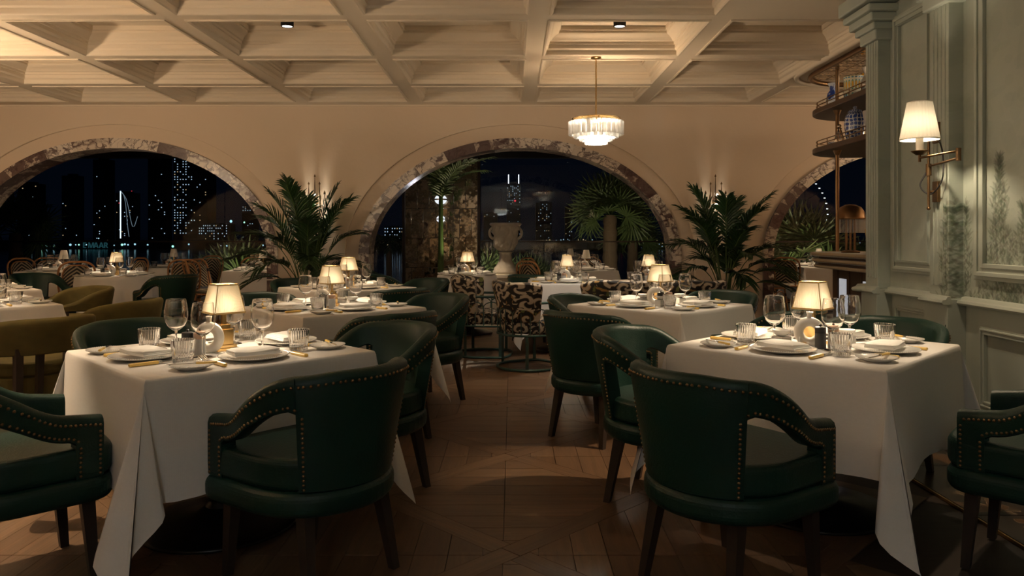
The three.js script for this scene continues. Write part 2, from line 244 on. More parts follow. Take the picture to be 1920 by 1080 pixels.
// --- arcade wall
function archPath(shape, cx, a, b, y0, spring, seg = 48) { shape.moveTo(cx + a, y0); shape.lineTo(cx + a, spring); for (let i = 1; i <= seg; i++) { const t = Math.PI * i / seg; shape.lineTo(cx + a * Math.cos(t), spring + b * Math.sin(t)); } shape.lineTo(cx - a, y0); shape.closePath(); return shape; }
{
  const outline = () => { const s = new THREE.Shape(); s.moveTo(LEFT, -.02); s.lineTo(LEFT, H + .02); s.lineTo(RIGHTX, H + .02); s.lineTo(RIGHTX, -.02); s.closePath(); return s; };
  const cut = (grow) => { // wall outline with arch notches from below, as one polygon
    const s = new THREE.Shape(); s.moveTo(LEFT, H + .02); s.lineTo(LEFT, -.02);
    for (const cx of ARCHES) { const a = AR + grow, b = BR + grow; s.lineTo(Math.max(cx - a, LEFT + .02), -.02); for (let i = 0; i <= 56; i++) { const t = Math.PI * (1 - i / 56); s.lineTo(clamp(cx + a * Math.cos(t), LEFT + .02, RIGHTX - .02), SPRING + b * Math.sin(t)); } s.lineTo(Math.min(cx + a, RIGHTX - .02), -.02); }
    s.lineTo(RIGHTX, -.02); s.lineTo(RIGHTX, H + .02); s.closePath(); return s;
  };
  const wall = struct('wall_back', boxUV(new THREE.ExtrudeGeometry(cut(.001), { depth: WT - .03, bevelEnabled: false, curveSegments: 12 }).translate(0, 0, -(WALL + WT))), M.plaster, 'cream plaster arcade wall with three arches');
  part('outer_face', boxUV(new THREE.ExtrudeGeometry(cut(RINGW - MW + .02), { depth: .022, bevelEnabled: true, bevelSize: .008, bevelThickness: .008, bevelSegments: 3 }).translate(0, 0, -(WALL + .03))), M.plaster, wall, 'raised plaster face around the arch bands');
  const r = rng(11);
  ARCHES.forEach((cx, ai) => {
    const lens = []; const pt = (u, a, b) => { // u metres along the arch from the left foot
      const leg = SPRING; return u < leg ? [cx - a, u] : u > leg + arcL ? [cx + a, leg * 2 + arcL - u] : (() => { const t = Math.PI * (1 - (u - leg) / arcL); return [cx + a * Math.cos(t), SPRING + b * Math.sin(t)]; })(); };
    const arcL = Math.PI * Math.sqrt((AR * AR + BR * BR) / 2), total = arcL + 2 * SPRING; let u = 0, i = 0;
    while (u < total - .05) {
      const l = Math.min(.30 + r() * .36, total - u), u0 = u + .0012, u1 = u + l - .0012, n = Math.max(3, Math.ceil(l / .07)), pos = [], uv = [], off = r() * 5;
      const Z0 = -(WALL - .012), Z1 = -(WALL + WT + .01), a1 = AR - MW + .0, b1 = BR - MW;
      const quad = (A, B, C, Dd, t) => { for (const [p, q] of [[A, t[0]], [B, t[1]], [C, t[2]], [A, t[0]], [C, t[2]], [Dd, t[3]]]) { pos.push(...p); uv.push(q[0] * 1.25 + off, q[1] * 1.25 + off * .37); } };
      for (let k = 0; k < n; k++) {
        const v0 = lerp(u0, u1, k / n), v1 = lerp(u0, u1, (k + 1) / n), o0 = pt(v0, AR, BR), o1 = pt(v1, AR, BR), i0 = pt(v0, a1, b1), i1 = pt(v1, a1, b1), q3 = (p, z) => [p[0], p[1], z];
        quad(q3(i0, Z0), q3(i1, Z0), q3(o1, Z0), q3(o0, Z0), [[v0, 0], [v1, 0], [v1, MW], [v0, MW]]);
        quad(q3(i1, Z0), q3(i0, Z0), q3(i0, Z1), q3(i1, Z1), [[v1, 0], [v0, 0], [v0, -.36], [v1, -.36]]);
        quad(q3(o0, Z0), q3(o1, Z0), q3(o1, Z1), q3(o0, Z1), [[v0, .1], [v1, .1], [v1, .46], [v0, .46]]);
        quad(q3(o0, Z1), q3(o1, Z1), q3(i1, Z1), q3(i0, Z1), [[v0, .1], [v1, .1], [v1, .0], [v0, .0]]);
        if (k === 0) quad(q3(o0, Z0), q3(o0, Z1), q3(i0, Z1), q3(i0, Z0), [[0, 0], [.3, 0], [.3, .1], [0, .1]]);
        if (k === n - 1) quad(q3(i1, Z0), q3(i1, Z1), q3(o1, Z1), q3(o1, Z0), [[0, 0], [.3, 0], [.3, .1], [0, .1]]);
      }
      const g = new THREE.BufferGeometry(); g.setAttribute('position', new THREE.Float32BufferAttribute(pos, 3)); g.setAttribute('uv', new THREE.Float32BufferAttribute(uv, 2)); g.computeVertexNormals();
      part('marble_block', g, M.marbles[(i * 3 + ai + Math.floor(r() * 2)) % 4], wall, i ? undefined : 'burgundy veined marble arch block'); u += l; i++;
    }
  });
}
// --- plain walls beyond the frame, veranda shell
struct('wall_left', box(.2, H + .5, WALL - BACK + .2, LEFT - .1, H / 2, -(WALL + BACK) / 2), M.plaster, 'plain cream plaster wall on the left');
struct('wall_rear', box(RIGHTX - LEFT + .4, H + .5, .2, (LEFT + RIGHTX) / 2, H / 2, -BACK + .1), M.plaster, 'plain cream wall behind the viewpoint');
struct('wall_bar', box(.2, H + .5, WALL - GEND + .2, RIGHTX + .1, H / 2, -(WALL + GEND) / 2), M.plaster, 'plain cream wall beyond the bar');
struct('floor_terrace', box(RIGHTX - LEFT + 2, .12, FACADE + .6 - WALL - .2, 0, -.068, -(FACADE + .6 + WALL + .2) / 2), M.terraceFloor, 'dark stone veranda floor beyond the arches');
struct('ceiling_terrace', box(RIGHTX - LEFT + 2, .3, FACADE + .3 - WALL - WT - .012, 0, 2.90, -(FACADE + .3 + WALL + WT + .012) / 2), M.dark, 'dark veranda soffit above the glass');
struct('trim_lintel', box(RIGHTX - LEFT + 2, .2, .16, 0, 2.70, -FACADE), M.dark, 'dark lintel above the veranda glass');
{
  const win = struct('window_1', null, null, 'frameless veranda glazing towards the night skyline');
  const xs = [-9.2, -7.4, -5.0, -2.65, -1.87, -.57, 2.7, 5.1, 9.2];
  for (let i = 0; i + 1 < xs.length; i++) if (xs[i] !== -1.87) part('pane', new THREE.PlaneGeometry(xs[i + 1] - xs[i] - .014, 2.58).translate((xs[i] + xs[i + 1]) / 2, 1.295, -FACADE), M.pane, win);
}
struct('wall_terrace', join(box(.1, 3, 3.6, -10, 1.5, -11.8), box(.1, 3, 3.6, 10, 1.5, -11.8)), M.dark, 'dark end walls of the veranda');
{
  const rail = thing('glass_balustrade', 'low clear glass balustrade with slim top rail outside the veranda', 'balustrade', [0, 0, 14]);
  part('top_rail', box(20, .025, .03, 0, 1.14, 0), M.darkFrame, rail);
  for (let x = -9; x < 9; x += 1.2) part('pane', box(1.185, 1.1, .004, x + .6, .575, 0), M.pane, rail);
  part('base_rail', box(20, .06, .08, 0, .02, 0), M.darkFrame, rail);
  struct('ground_terrace', box(24, .1, 4, 0, -.06, -15.6), M.terraceFloor, 'narrow planted ledge outside the glass');
}
// --- green panelled wall on the right
{
  const X = GREEN, wall = struct('wall_right', null, null, 'grey green panelled wall with painted foliage and fluted pilasters');
  const cv = document.createElement('canvas'); cv.width = cv.height = 1024; const c = cv.getContext('2d'); c.fillStyle = 'rgb(161,168,158)'; c.fillRect(0, 0, 1024, 1024);
  const r = rng(31); // canvas covers d 2.9..5.5 (u) and y 0.8..3.0 (v)
  const ux = d => (d - 2.9) / 2.6 * 1024, vy = y => 1024 - (y - .8) / 2.2 * 1024;
  for (let k = 0; k < 900; k++) { c.fillStyle = r() < .5 ? 'rgba(120,132,122,.10)' : 'rgba(165,170,155,.10)'; c.beginPath(); c.ellipse(r() * 1024, r() * 1024, 10 + r() * 40, 6 + r() * 20, r() * 3, 0, 7); c.fill(); }
  const tree = (d0, y0, w, h, n, a) => { for (let k = 0; k < n; k++) { const t = Math.pow(r(), 1.2), half = w * (1 - t) * (.75 + .25 * Math.sin(t * 20)), x = ux(d0 + (r() * 2 - 1) * half), y = vy(y0 + t * h), L = 10 + r() * 16; c.save(); c.translate(x, y); c.rotate((r() - .5) * 2.2); c.fillStyle = `rgba(${40 + r() * 26 | 0},${50 + r() * 26 | 0},${40 + r() * 16 | 0},${a * (.5 + .5 * r())})`; c.beginPath(); c.ellipse(0, -L / 2, 2.6, L / 2, 0, 0, 7); c.fill(); c.restore(); } };
  tree(4.12, .86, .22, .82, 1000, .22); tree(3.93, .86, .18, .55, 380, .2); tree(4.42, .86, .10, .58, 260, .24); tree(4.10, .86, .3, .16, 200, .16); tree(3.4, .86, .3, .7, 400, .25);
  const tex = new THREE.CanvasTexture(cv); tex.colorSpace = THREE.SRGBColorSpace;
  const painted = std({ color: [1, 1, 1], map: tex, roughness: .42 });
  const muralUV = g => { const n = boxUV(g), p = n.attributes.position, uv = n.attributes.uv; for (let i = 0; i < p.count; i++) uv.setXY(i, (-p.getZ(i) - 2.9 + (p.getX(i) - X) * .5) / 2.6, (p.getY(i) - .8) / 2.2); return n; };
  const pan = (name, g, m = painted, l) => part(name, m === painted ? muralUV(g) : boxUV(g), m, wall, l);
  // bodies: depth runs from BACK to GEND
  pan('wall_body', box(.3, H, GEND - .02 - BACK, X + .09 + .15, H / 2, -(GEND - .02 + BACK) / 2));
  const pil = (d0, d1) => { // pilaster with flutes
    pan('pilaster', rbox(.10, H - .88, d1 - d0, .004, X + .052, .88 + (H - .88) / 2, -(d0 + d1) / 2));
    const n = 4, w = (d1 - d0) / (n + 1); for (let i = 0; i < n; i++) pan('flute_bead', rbox(.010, H - 1.25, w * .55, .004, X + .002, .95 + (H - 1.25) / 2, -(d0 + w * (i + 1))));
    pan('pilaster_base', rbox(.13, .88, d1 - d0 + .05, .006, X + .045, .44, -(d0 + d1) / 2), M.green);
    // capital
    [[.03, .00, .09], [.055, .07, .05], [.085, .12, .06], [.115, .18, .05], [.14, .24, .10]].forEach(([o, y, h]) => pan('capital_step', rbox(.10 + o, h, d1 - d0 + 2 * o, .012, X + .05 - o / 2, H - .34 + y + h / 2, -(d0 + d1) / 2, 3), M.green));
  };
  pil(5.25, GEND); pil(4.40, 4.60); pil(2.2, 2.4);
  const frame = (d0, d1, y0, y1, w, t, inset = 0) => { // mitred picture-frame moulding
    const gs = []; [[0, w, t], [w * .25, w * .3, t * 1.73], [w * .8, w * .3, t * 1.41]].forEach(([o, ww, tt]) => { const x = X + .09 - tt / 2, a = d0 + o, b = d1 - o, lo = y0 + o, hi = y1 - o; gs.push(rbox(tt, ww, b - a, .004, x, lo + ww / 2, -(a + b) / 2), rbox(tt, ww, b - a, .004, x, hi - ww / 2, -(a + b) / 2), rbox(tt + .0016, hi - lo - .0013, ww - .0012, .004, x, (lo + hi) / 2, -(a + ww / 2)), rbox(tt + .0016, hi - lo - .0013, ww - .0012, .004, x, (lo + hi) / 2, -(b - ww / 2))); });
    pan('panel_moulding', join(gs), M.green);
  };
  frame(4.66, 5.19, 1.00, H - .20, .075, .016); frame(2.55, 4.28, 1.00, H - .20, .085, .016); frame(4.72, 5.13, 1.07, H - .27, .012, .02);
  frame(4.70, 5.15, .30, .77, .03, .014); frame(2.6, 4.22, .28, .74, .04, .016); frame(.3, 2.05, .28, .74, .04, .016);
  // dado ledge
  const ledge = (d0, d1, x) => { const pr = [[0, 0], [.045, 0], [.055, .012], [.05, .026], [.03, .03], [.022, .045], [0, .05]]; const s = new THREE.Shape(pr.map(([a, b]) => new THREE.Vector2(-a, b))); return new THREE.ExtrudeGeometry(s, { depth: d1 - d0, bevelEnabled: false }).translate(x, .845, -d1); };
  pan('dado_ledge', ledge(4.62, 5.24, X + .09), M.green); pan('dado_ledge', ledge(4.37, 4.63, X + .0), M.green); pan('dado_ledge', ledge(2.42, 4.38, X + .09), M.green); pan('dado_ledge', ledge(5.22, GEND + .02, X), M.green); pan('dado_ledge', ledge(-1, 2.4, X + .09), M.green);
  pan('ledge_end', lathe([[0, .845], [.14, .845], [.15, .857], [.145, .87], [.12, .88], [.11, .895], [0, .9]], 24).translate(X + .07, 0, -(GEND + .02)), M.green);
  pan('ledge_column', cyl(.10, .10, .845, 24, X + .09, .4225, -(GEND + .02)), M.green);
  pan('skirting', rbox(.03, .14, GEND - BACK, .005, X + .08, .07, -(GEND + BACK) / 2), M.green);
  struct('wall_bar_rear', box(RIGHTX - X - .35, H, .12, (RIGHTX + X + .39) / 2, H / 2, -(GEND - .1)), M.plaster, 'plain wall behind the bar area');
}

// ------------------------------------------------------------------ night outside
{
  struct('sea', new THREE.PlaneGeometry(9000, 4000).rotateX(-Math.PI / 2).translate(0, -8, -2030), M.water, 'dark water of the bay at night');
  const Z = 620, at = (px, py, z = Z) => [(px - 960) * z / FPX, EYE + (442 - py) * z / FPX];
  const cool = glow([.55, .78, 1], .75), warmW = glow([1, .72, .38], .5), cyan = glow([.5, .9, 1], 1.0), red = glow([1, .05, .08], .8), white = glow([.9, .95, 1], 1.6);
  const quad = (x, y, z, w, h) => new THREE.PlaneGeometry(w, h).translate(x, y, z);
  let seed = 100;
  function tower(label, px, pyTop, wpx, z, lit, cols, rows, extra) {
    const r = rng(seed++), [x, yt] = at(px, pyTop, z), w = wpx * z / FPX, h = yt + 8, t = thing('tower_block', label, 'building', [x, -8, z], 0, 'night skyline');
    part('facade', box(w, h, w * .7, 0, h / 2, 0), M.tower, t); part('plant_room', box(w * .5, h * .03, w * .3, 0, h * 1.015, 0), M.tower, t);
    for (const [m, share] of [[cool, .75], [warmW, .25]]) { const gs = []; for (let i = 0; i < cols; i++) for (let j = 0; j < rows; j++) if (r() < lit(i / cols, j / rows) * share) gs.push(quad((i + .5) / cols * w - w / 2, (j + .6) / rows * h * .97, w * .35 + .12, w / cols * .34, h / rows * .34)); if (gs.length) part('lit_window', mergeGeometries(gs), m, t).userData.kind = 'stuff'; }
    if (extra) extra(t, w, h); return t;
  }
  tower('tall half-lit tower in the left arch', 366, 240, 62, 600, (u, v) => u < .4 && v > .1 ? .55 : .12, 12, 46, (t, w, h) => { const g = []; for (let k = 0; k < 4; k++) g.push(new THREE.SphereGeometry(.6, 6, 4).translate(-w / 2 + k * w / 3, h + 1, 0)); part('warning_light', g[0], red, t); });
  tower('dark narrow tower at the left arch edge', 137, 330, 30, 700, () => .05, 6, 30); tower('faint tower in the left arch haze', 60, 345, 36, 760, () => .05, 6, 28);
  tower('low lit office block beside the half-lit tower', 407, 420, 54, 560, (u, v) => v > .5 ? .75 : .2, 14, 9); tower('dim slab at the right of left arch', 470, 385, 26, 640, (u, v) => v > .85 ? .4 : .06, 6, 24);
  tower('dim tower behind the lit mast', 240, 362, 34, 800, () => .08, 7, 26, (t, w, h) => { part('warning_light', new THREE.SphereGeometry(.6, 6, 4).translate(w * .2, h * 1.035, 0), red, t); part('warning_light', new THREE.SphereGeometry(.6, 6, 4).translate(-w * .3, h * .8, w * .36), red, t); }); tower('unlit tower left of the lit mast', 195, 300, 30, 820, () => .05, 6, 36); tower('unlit tower right of the lit mast', 300, 295, 34, 820, () => .06, 6, 36);
  tower('small bright office block seen at the left of centre arch', 740, 425, 36, 500, (u, v) => v > .3 ? .8 : .1, 8, 7);
  tower('crowned tower in the centre arch', 963, 345, 26, 700, (u, v) => v > .72 ? .42 : .10, 8, 34, (t, w, h) => { for (const s of [-1, 1]) part('crown_light', box(.9, 9, .6, s * w * .36, h + 4, w * .3), white, t); part('warning_light', new THREE.SphereGeometry(.9, 6, 4).translate(w * .1, h - 16, w * .36), red, t); });
  tower('blocky tower right of the crowned tower', 1019, 380, 30, 690, (u, v) => v > .3 ? .20 : .05, 8, 24); tower('stepped tower above the palm in centre arch', 1066, 388, 14, 660, () => .12, 4, 20); tower('faint tower left of the crowned tower', 920, 400, 26, 720, () => .07, 6, 20);
  tower('small tower beyond the right arch palm', 1516, 398, 16, 640, (u, v) => v > .85 ? .7 : .08, 5, 16);
  struct('land_far', join(box(2400, 5.2, 60, 0, -6.6, -560), box(700, 7, 40, -260, -5.6, -540), box(900, 6, 50, 420, -6, -600)), M.tower, 'dark low shoreline across the bay');
  // lit mast with two curved cables
  { const z = 540, [x, y0] = at(226, 447, z), [, y1] = at(226, 358, z), t = thing('lit_mast', 'white illuminated mast with drooping cables across the bay', 'mast', [x, 0, z]);
    part('mast_light', cyl(.42, .42, y1 - y0, 6, 0, (y0 + y1) / 2, 0), glow([.75, .9, 1], 1.3), t); part('footing', box(4, y0 + 8, 4, 0, (y0 - 8) / 2, 0), M.tower, t);
    for (const s of [[232, 366, 240, 430, 242, 444], [236, 372, 250, 426, 258, 406]]) { const q = (a, b) => { const p = at(a, b, z); return [p[0] - x, p[1], 0]; }; part('cable', tube([[0, y1, 0], q(s[0], s[1]), q(s[2], s[3]), q(s[4], s[5])], .22, 20, 4), glow([.4, .55, .65], .32), t); } }
  // shoreline lamps
  const lampsAt = [[33, 461, 1], [60, 453, 1], [79, 460, 3], [87, 461, 4], [101, 461, 4], [132, 459, 5], [142, 459, 2], [148, 459, 3], [162, 459, 2], [214, 460, 2], [229, 459, 5], [234, 458, 4], [240, 459, 3], [253, 458, 4], [277, 459, 3], [324, 462, 5], [354, 458, 3], [414, 461, 2], [433, 415, 6], [458, 417, 3], [493, 460, 3], [425, 461, 3], [185, 447, 2], [186, 453, 2]];
  const ordinal = 'first second third fourth fifth sixth seventh eighth ninth tenth eleventh twelfth thirteenth fourteenth fifteenth sixteenth seventeenth eighteenth nineteenth twentieth twenty-first twenty-second twenty-third twenty-fourth'.split(' '); lampsAt.sort((a, b) => a[0] - b[0]); const greenLamp = glow([.4, 1, .7], 1.6); lampsAt.forEach(([px, py, s], i) => { const [x, y] = at(px, py, 520), t = thing('shore_lamp', `${ordinal[i]} bright shore lamp counted from the left, in the left arch`, 'lamp', [x, -8, 520], 0, 'shore lamps in the left arch'); part('lamp_head', new THREE.SphereGeometry(.18 + .13 * s, 8, 6).translate(0, y + 8, 0), i % 5 === 2 ? greenLamp : cyan, t); part('pole', cyl(.08, .12, y + 8, 5, 0, (y + 8) / 2, 0), M.tower, t); });
  { const r = rng(77), gs = [[], [], []]; for (let k = 0; k < 170; k++) { const px = k < 130 ? 1000 + r() * 260 : 1430 + r() * 200, py = 449 + r() * 17 + (k < 130 ? 0 : 6), [x, y] = at(px, py, 530), s = .22 + .55 * r() * r(); gs[r() < .5 ? 0 : r() < .75 ? 1 : 2].push(new THREE.OctahedronGeometry(s).translate(x, y, -530)); }
    const far = thing('distant_city_lights', 'pinpricks of light scattered along the far shore', 'lights'); far.userData.kind = 'stuff'; gs.forEach((g, i) => { part('point_light', mergeGeometries(flat(g)), [cool, warmW, red][i], far).userData.kind = 'stuff'; }); }
  // ferris wheel
  { const z = 900, [x, y] = at(1465, 402, z), R = 86 * z / FPX, t = thing('ferris_wheel', 'huge dark ferris wheel with white rim lights in the right arch', 'ferris wheel', [x, 0, z]);
    part('rim', new THREE.TorusGeometry(R, .7, 4, 64).translate(0, y, 0), M.tower, t); const gs = []; for (let k = 0; k < 52; k++) { const a = k / 52 * 6.283; gs.push(box(1.9, .9, 1, R * Math.cos(a), y + R * Math.sin(a), 1)); } part('rim_light', mergeGeometries(gs), white, t).userData.kind = 'stuff';
    part('support', join(bar([-24, -8, 0], [0, y, 0], 1.2), bar([24, -8, 0], [0, y, 0], 1.2)), M.tower, t); for (let k = 0; k < 12; k++) { const a = k / 12 * 6.283; part('spoke', bar([0, y, 0], [R * Math.cos(a), y + R * Math.sin(a), 0], .15), M.tower, t); } }
  // illuminated letters on the shore
  { const font = await new FontLoader().loadAsync('fonts/droid/droid_sans_bold.typeface.json'); const z = 520, [x0, y0] = at(156, 465, z), [x1] = at(205, 465, z); const t = thing('illuminated_sign', 'dim turquoise illuminated letters on the far shore', 'sign', [x0, y0, z]); const size = 7.5 * z / FPX / .72; let x = 0; const Wd = x1 - x0, ls = 'EMAAR'.split(''); const gm = glow([.10, .38, .42], .13); ls.forEach((ch, i) => { const g = new TextGeometry(ch, { font, size, depth: .3, curveSegments: 3 }); g.computeBoundingBox(); g.translate(-g.boundingBox.min.x + i * Wd / 5, 0, 0); part('letter', g, gm, t); }); part('sign_frame', box(Wd + 2, .4, .6, Wd / 2, -.3, 0), M.tower, t); }
}

// ------------------------------------------------------------------ plants
function blade(base, dir, up, len, w, droop, seg = 3) { // one leaflet, a folded strip
  const pos = [], side = new THREE.Vector3().crossVectors(dir, up).normalize(), n = new THREE.Vector3().crossVectors(side, dir).normalize(); const L = [], C = [], R = [];
  for (let k = 0; k <= seg; k++) { const t = k / seg, ww = w * (k === seg ? .04 : Math.sin(Math.PI * (.18 + .72 * t)) * .9), p = base.clone().addScaledVector(dir, len * t).add(new THREE.Vector3(0, -droop * t * t * len, 0)); C.push(p); L.push(p.clone().addScaledVector(side, ww).addScaledVector(n, ww * .45)); R.push(p.clone().addScaledVector(side, -ww).addScaledVector(n, ww * .45)); }
  const t = (a, b, c) => pos.push(...a.toArray(), ...b.toArray(), ...c.toArray());
  for (let k = 0; k < seg; k++) { t(L[k], C[k], C[k + 1]); t(L[k], C[k + 1], L[k + 1]); t(C[k], R[k], R[k + 1]); t(C[k], R[k + 1], C[k + 1]); }
  return pos;
}
function fromPos(pos) { const g = new THREE.BufferGeometry(); g.setAttribute('position', new THREE.Float32BufferAttribute(pos, 3)); g.computeVertexNormals(); return g; }
function frond(start, az, rise, reach, pairs, leafLen, leafW, droop, r, bare = .35) {
  const d = new THREE.Vector3(Math.cos(az), 0, Math.sin(az)), pts = [0, .25, .5, .75, 1].map(t => start.clone().addScaledVector(d, reach * (t * .45 + .55 * t * t)).add(new THREE.Vector3(0, rise * (t * 1.35 - .35 * t * t) - droop * reach * Math.pow(t, 3), 0)));
  const c = new THREE.CatmullRomCurve3(pts), pos = [], up = new THREE.Vector3(0, 1, 0);
  for (let k = 0; k < pairs; k++) { const t = bare + (1 - bare) * (k + .5) / pairs, p = c.getPoint(t), T = c.getTangent(t), s = new THREE.Vector3().crossVectors(T, up).normalize(), nn = new THREE.Vector3().crossVectors(s, T).normalize(); const len = leafLen * (.55 + .45 * Math.sin(Math.PI * Math.min(1, (k + 1) / pairs * .85 + .12))) * (.9 + .2 * r()); for (const q of [-1, 1]) { const dir = s.clone().multiplyScalar(q * (.95 - .5 * t)).addScaledVector(T, .55 + .5 * t).addScaledVector(nn, .22 + .1 * r()).normalize(); pos.push(...blade(p, dir, nn, len, leafW * (.85 + .3 * r()), .22 + .3 * r())); } }
  return { rib: new THREE.TubeGeometry(c, 12, .0055, 5), leaf: fromPos(pos) };
}
function kentia(label, x, d, seed, height, n) {
  const r = rng(seed), t = thing('kentia_palm', label, 'palm', [x, 0, d], 0, 'potted kentia palms against the piers');
  part('pot', lathe([[0, 0], [.15, 0], [.19, .36], [.205, .37], [.205, .40], [.185, .40], [.18, .36], [0, .355]], 24), M.pot, t); part('soil', cyl(.178, .178, .02, 20, 0, .352, 0), M.soil, t);
  for (let k = 0; k < n; k++) { const az = k * 2.399 + r(), lvl = (k + .5) / n, start = new THREE.Vector3(Math.cos(az) * .06 * r(), .36, Math.sin(az) * .06 * r()), rise = height * (.52 + .48 * lvl) - .36, reach = (.40 + .42 * (1 - lvl * .8)) * (.8 + .4 * r()); const f = frond(start, az, rise, Math.min(reach, Math.sin(az) < -.3 ? .34 : 1), 17, .34, .016, .30 + .38 * (1 - lvl), r, .50); const fr = part('frond', f.leaf, M.leaf, t); part('rib', f.rib, M.stem, fr); }
  return t;
}
kentia('leafy kentia palm against the pier left of the centre arch', -2.52, 9.18, 3, 2.06, 26);
kentia('leafy kentia palm against the pier right of the centre arch', 2.62, 9.18, 9, 1.96, 28);
function fanLeaf(len, n, r, spread = 2.3) { const pos = []; for (let k = 0; k < n; k++) { const a = lerp(-spread, spread, k / (n - 1)), dir = new THREE.Vector3(Math.sin(a), Math.cos(a), .12 * (r() - .5)).normalize(); pos.push(...blade(new THREE.Vector3(0, 0, 0), dir, new THREE.Vector3(0, 0, 1), len * (.8 + .25 * Math.cos(a * .6)) * (.92 + .16 * r()), len * .034, .10 + .15 * r(), 3)); } return fromPos(pos); }
function fanPalm(label, x, y, d, seed, trunkH, leafLen, n, group, trunkR = .12) {
  const r = rng(seed), t = thing('fan_palm', label, 'palm', [x, y, d], 0, group);
  if (trunkH > .1) { const p = []; for (let k = 0; k <= 14; k++) p.push([trunkR * (1.15 - .25 * k / 14) * (k % 2 ? 1.08 : .95), trunkH * k / 14]); part('trunk', lathe(p, 12), M.trunk, t); }
  for (let k = 0; k < n; k++) { const az = k * 2.399, el = lerp(-.35, 1.35, (k + .5) / n), dir = new THREE.Vector3(Math.cos(az) * Math.cos(el), Math.sin(el), Math.sin(az) * Math.cos(el)), base = new THREE.Vector3(0, trunkH, 0), tip = base.clone().addScaledVector(dir, leafLen * .75); const g = fanLeaf(leafLen, 26, r); const q = new THREE.Quaternion().setFromUnitVectors(new THREE.Vector3(0, 1, 0), dir); g.applyQuaternion(q).translate(...tip.toArray()); const f = part('fan_leaf', g, M.leafPale, t); part('stalk', bar(base.toArray(), tip.toArray(), .012, .008, 5), M.stem, f); }
  return t;
}
fanPalm('tall fan palm outside the right half of centre arch', 2.05, -.1, 15.6, 21, 1.78, .62, 22, 'fan palms outside', .15);
fanPalm('second fan palm trunk beside the centre arch edge', 2.65, -.1, 16.4, 22, 1.2, .5, 14, 'fan palms outside', .12);
fanPalm('low fan palm between the mirror and stone urn', -.55, -.1, 14.6, 23, .35, .55, 14, 'fan palms outside');
fanPalm('low fan palm right of the stone urn', .35, -.1, 14.7, 24, .25, .5, 12, 'fan palms outside');
fanPalm('low fan palm outside the left arch behind rattan chairs', -5.4, -.1, 14.9, 25, .2, .75, 18, 'fan palms outside'); fanPalm('dim fan palm outside the right end of left arch', -4.3, -.1, 15.4, 26, .5, .6, 14, 'fan palms outside');
fanPalm('fan palm outside the right arch', 5.75, -.1, 14.9, 27, .9, .75, 18, 'fan palms outside'); fanPalm('small fan palm behind the mushroom lamp', 6.9, .2, 14.6, 28, .3, .5, 10, 'fan palms outside'); fanPalm('dim fan palm at the far left glass', -9.7, -.1, 14.6, 29, 1.4, .6, 12, 'fan palms outside');
// garden spotlights out of view, placed to light the palms
[[1.6, 13.5, 2.05, 1.8, 15.6, 'right half of centre arch'], [5.2, 13.4, 5.75, 1.2, 14.9, 'right arch'], [-5.0, 13.4, -5.1, .6, 14.9, 'left arch'], [-.2, 13.4, -.2, .6, 14.7, 'stone urn'], [-.85, 11.72, -1.05, 2.3, 11.85, 'mirror']].forEach(([x, d, tx, ty, td, s]) => { const t = thing('unseen_garden_spotlight', `unseen black garden spotlight placed to light the palm by the ${s}`, 'spotlight', [x, d < 12 ? .52 : -.01, d], 0, 'unseen garden spotlights'); part('spike', cyl(.01, .01, .1, 8, 0, .05, 0), M.blackMetal, t); part('head', cyl(.035, .03, .07, 14, 0, .13, 0), M.blackMetal, t); part('lens_light', cyl(.028, .028, .004, 14, 0, .168, 0), glow([1, .85, .6], 3), t); const L = new THREE.SpotLight(new THREE.Color(1, .82, .52), POWER.garden, 0, .75, .6, 2); L.position.set(0, .175, 0); L.target.position.set(tx - x, d < 12 ? ty - .52 : ty, -(td - d)); if (d < 12) L.intensity *= .35; L.castShadow = true; t.add(L); t.add(L.target); });
// palm in a planter before the mirror
{
  const t = thing('feather_palm', 'slender feather palm in a planter before the mirror', 'palm', [-1.13, 0, 11.85]); const r = rng(61);
  part('trunk', lathe([[.055, .52], [.045, .9], [.036, 1.5], [.034, 1.78], [.030, 1.95]], 12), M.stem, t);
  for (let k = 0; k < 9; k++) { const az = k * .698 + .15, f = frond(new THREE.Vector3(0, 1.80, 0), az, .80 - .08 * (k % 3), Math.cos(az) > .5 ? .80 : .50, 24, .30, .015, .16, r, .06); const fr = part('frond', f.leaf, M.leafPale, t); part('rib', f.rib, M.stem, fr); }
  const p = thing('planter_box', 'low terracotta planter box under the feather palm', 'planter', [-1.13, 0, 11.85]);
  part('box', rbox(.80, .5, .45, .01, 0, .25, 0), M.terracotta, p); part('rim', rbox(.86, .045, .5, .01, 0, .5, 0), M.terracotta, p); 
  const f2 = frond(new THREE.Vector3(0, 0, 0), 0, .3, .5, 14, .3, .014, .5, r, .2);
  const s = thing('leaning_palm', 'dark feathery palm outside left of the mirror', 'palm', [-2.35, 0, 14.3]); part('trunk', cyl(.05, .07, 1.1, 10, 0, .5, 0), M.trunk, s); for (let k = 0; k < 9; k++) { const f = frond(new THREE.Vector3(0, 1.05, 0), k * .7, .45 - .05 * (k % 4), .7, 16, .32, .014, .6, r, .15); const fr = part('frond', f.leaf, M.leaf, s); part('rib', f.rib, M.stem, fr); }
}
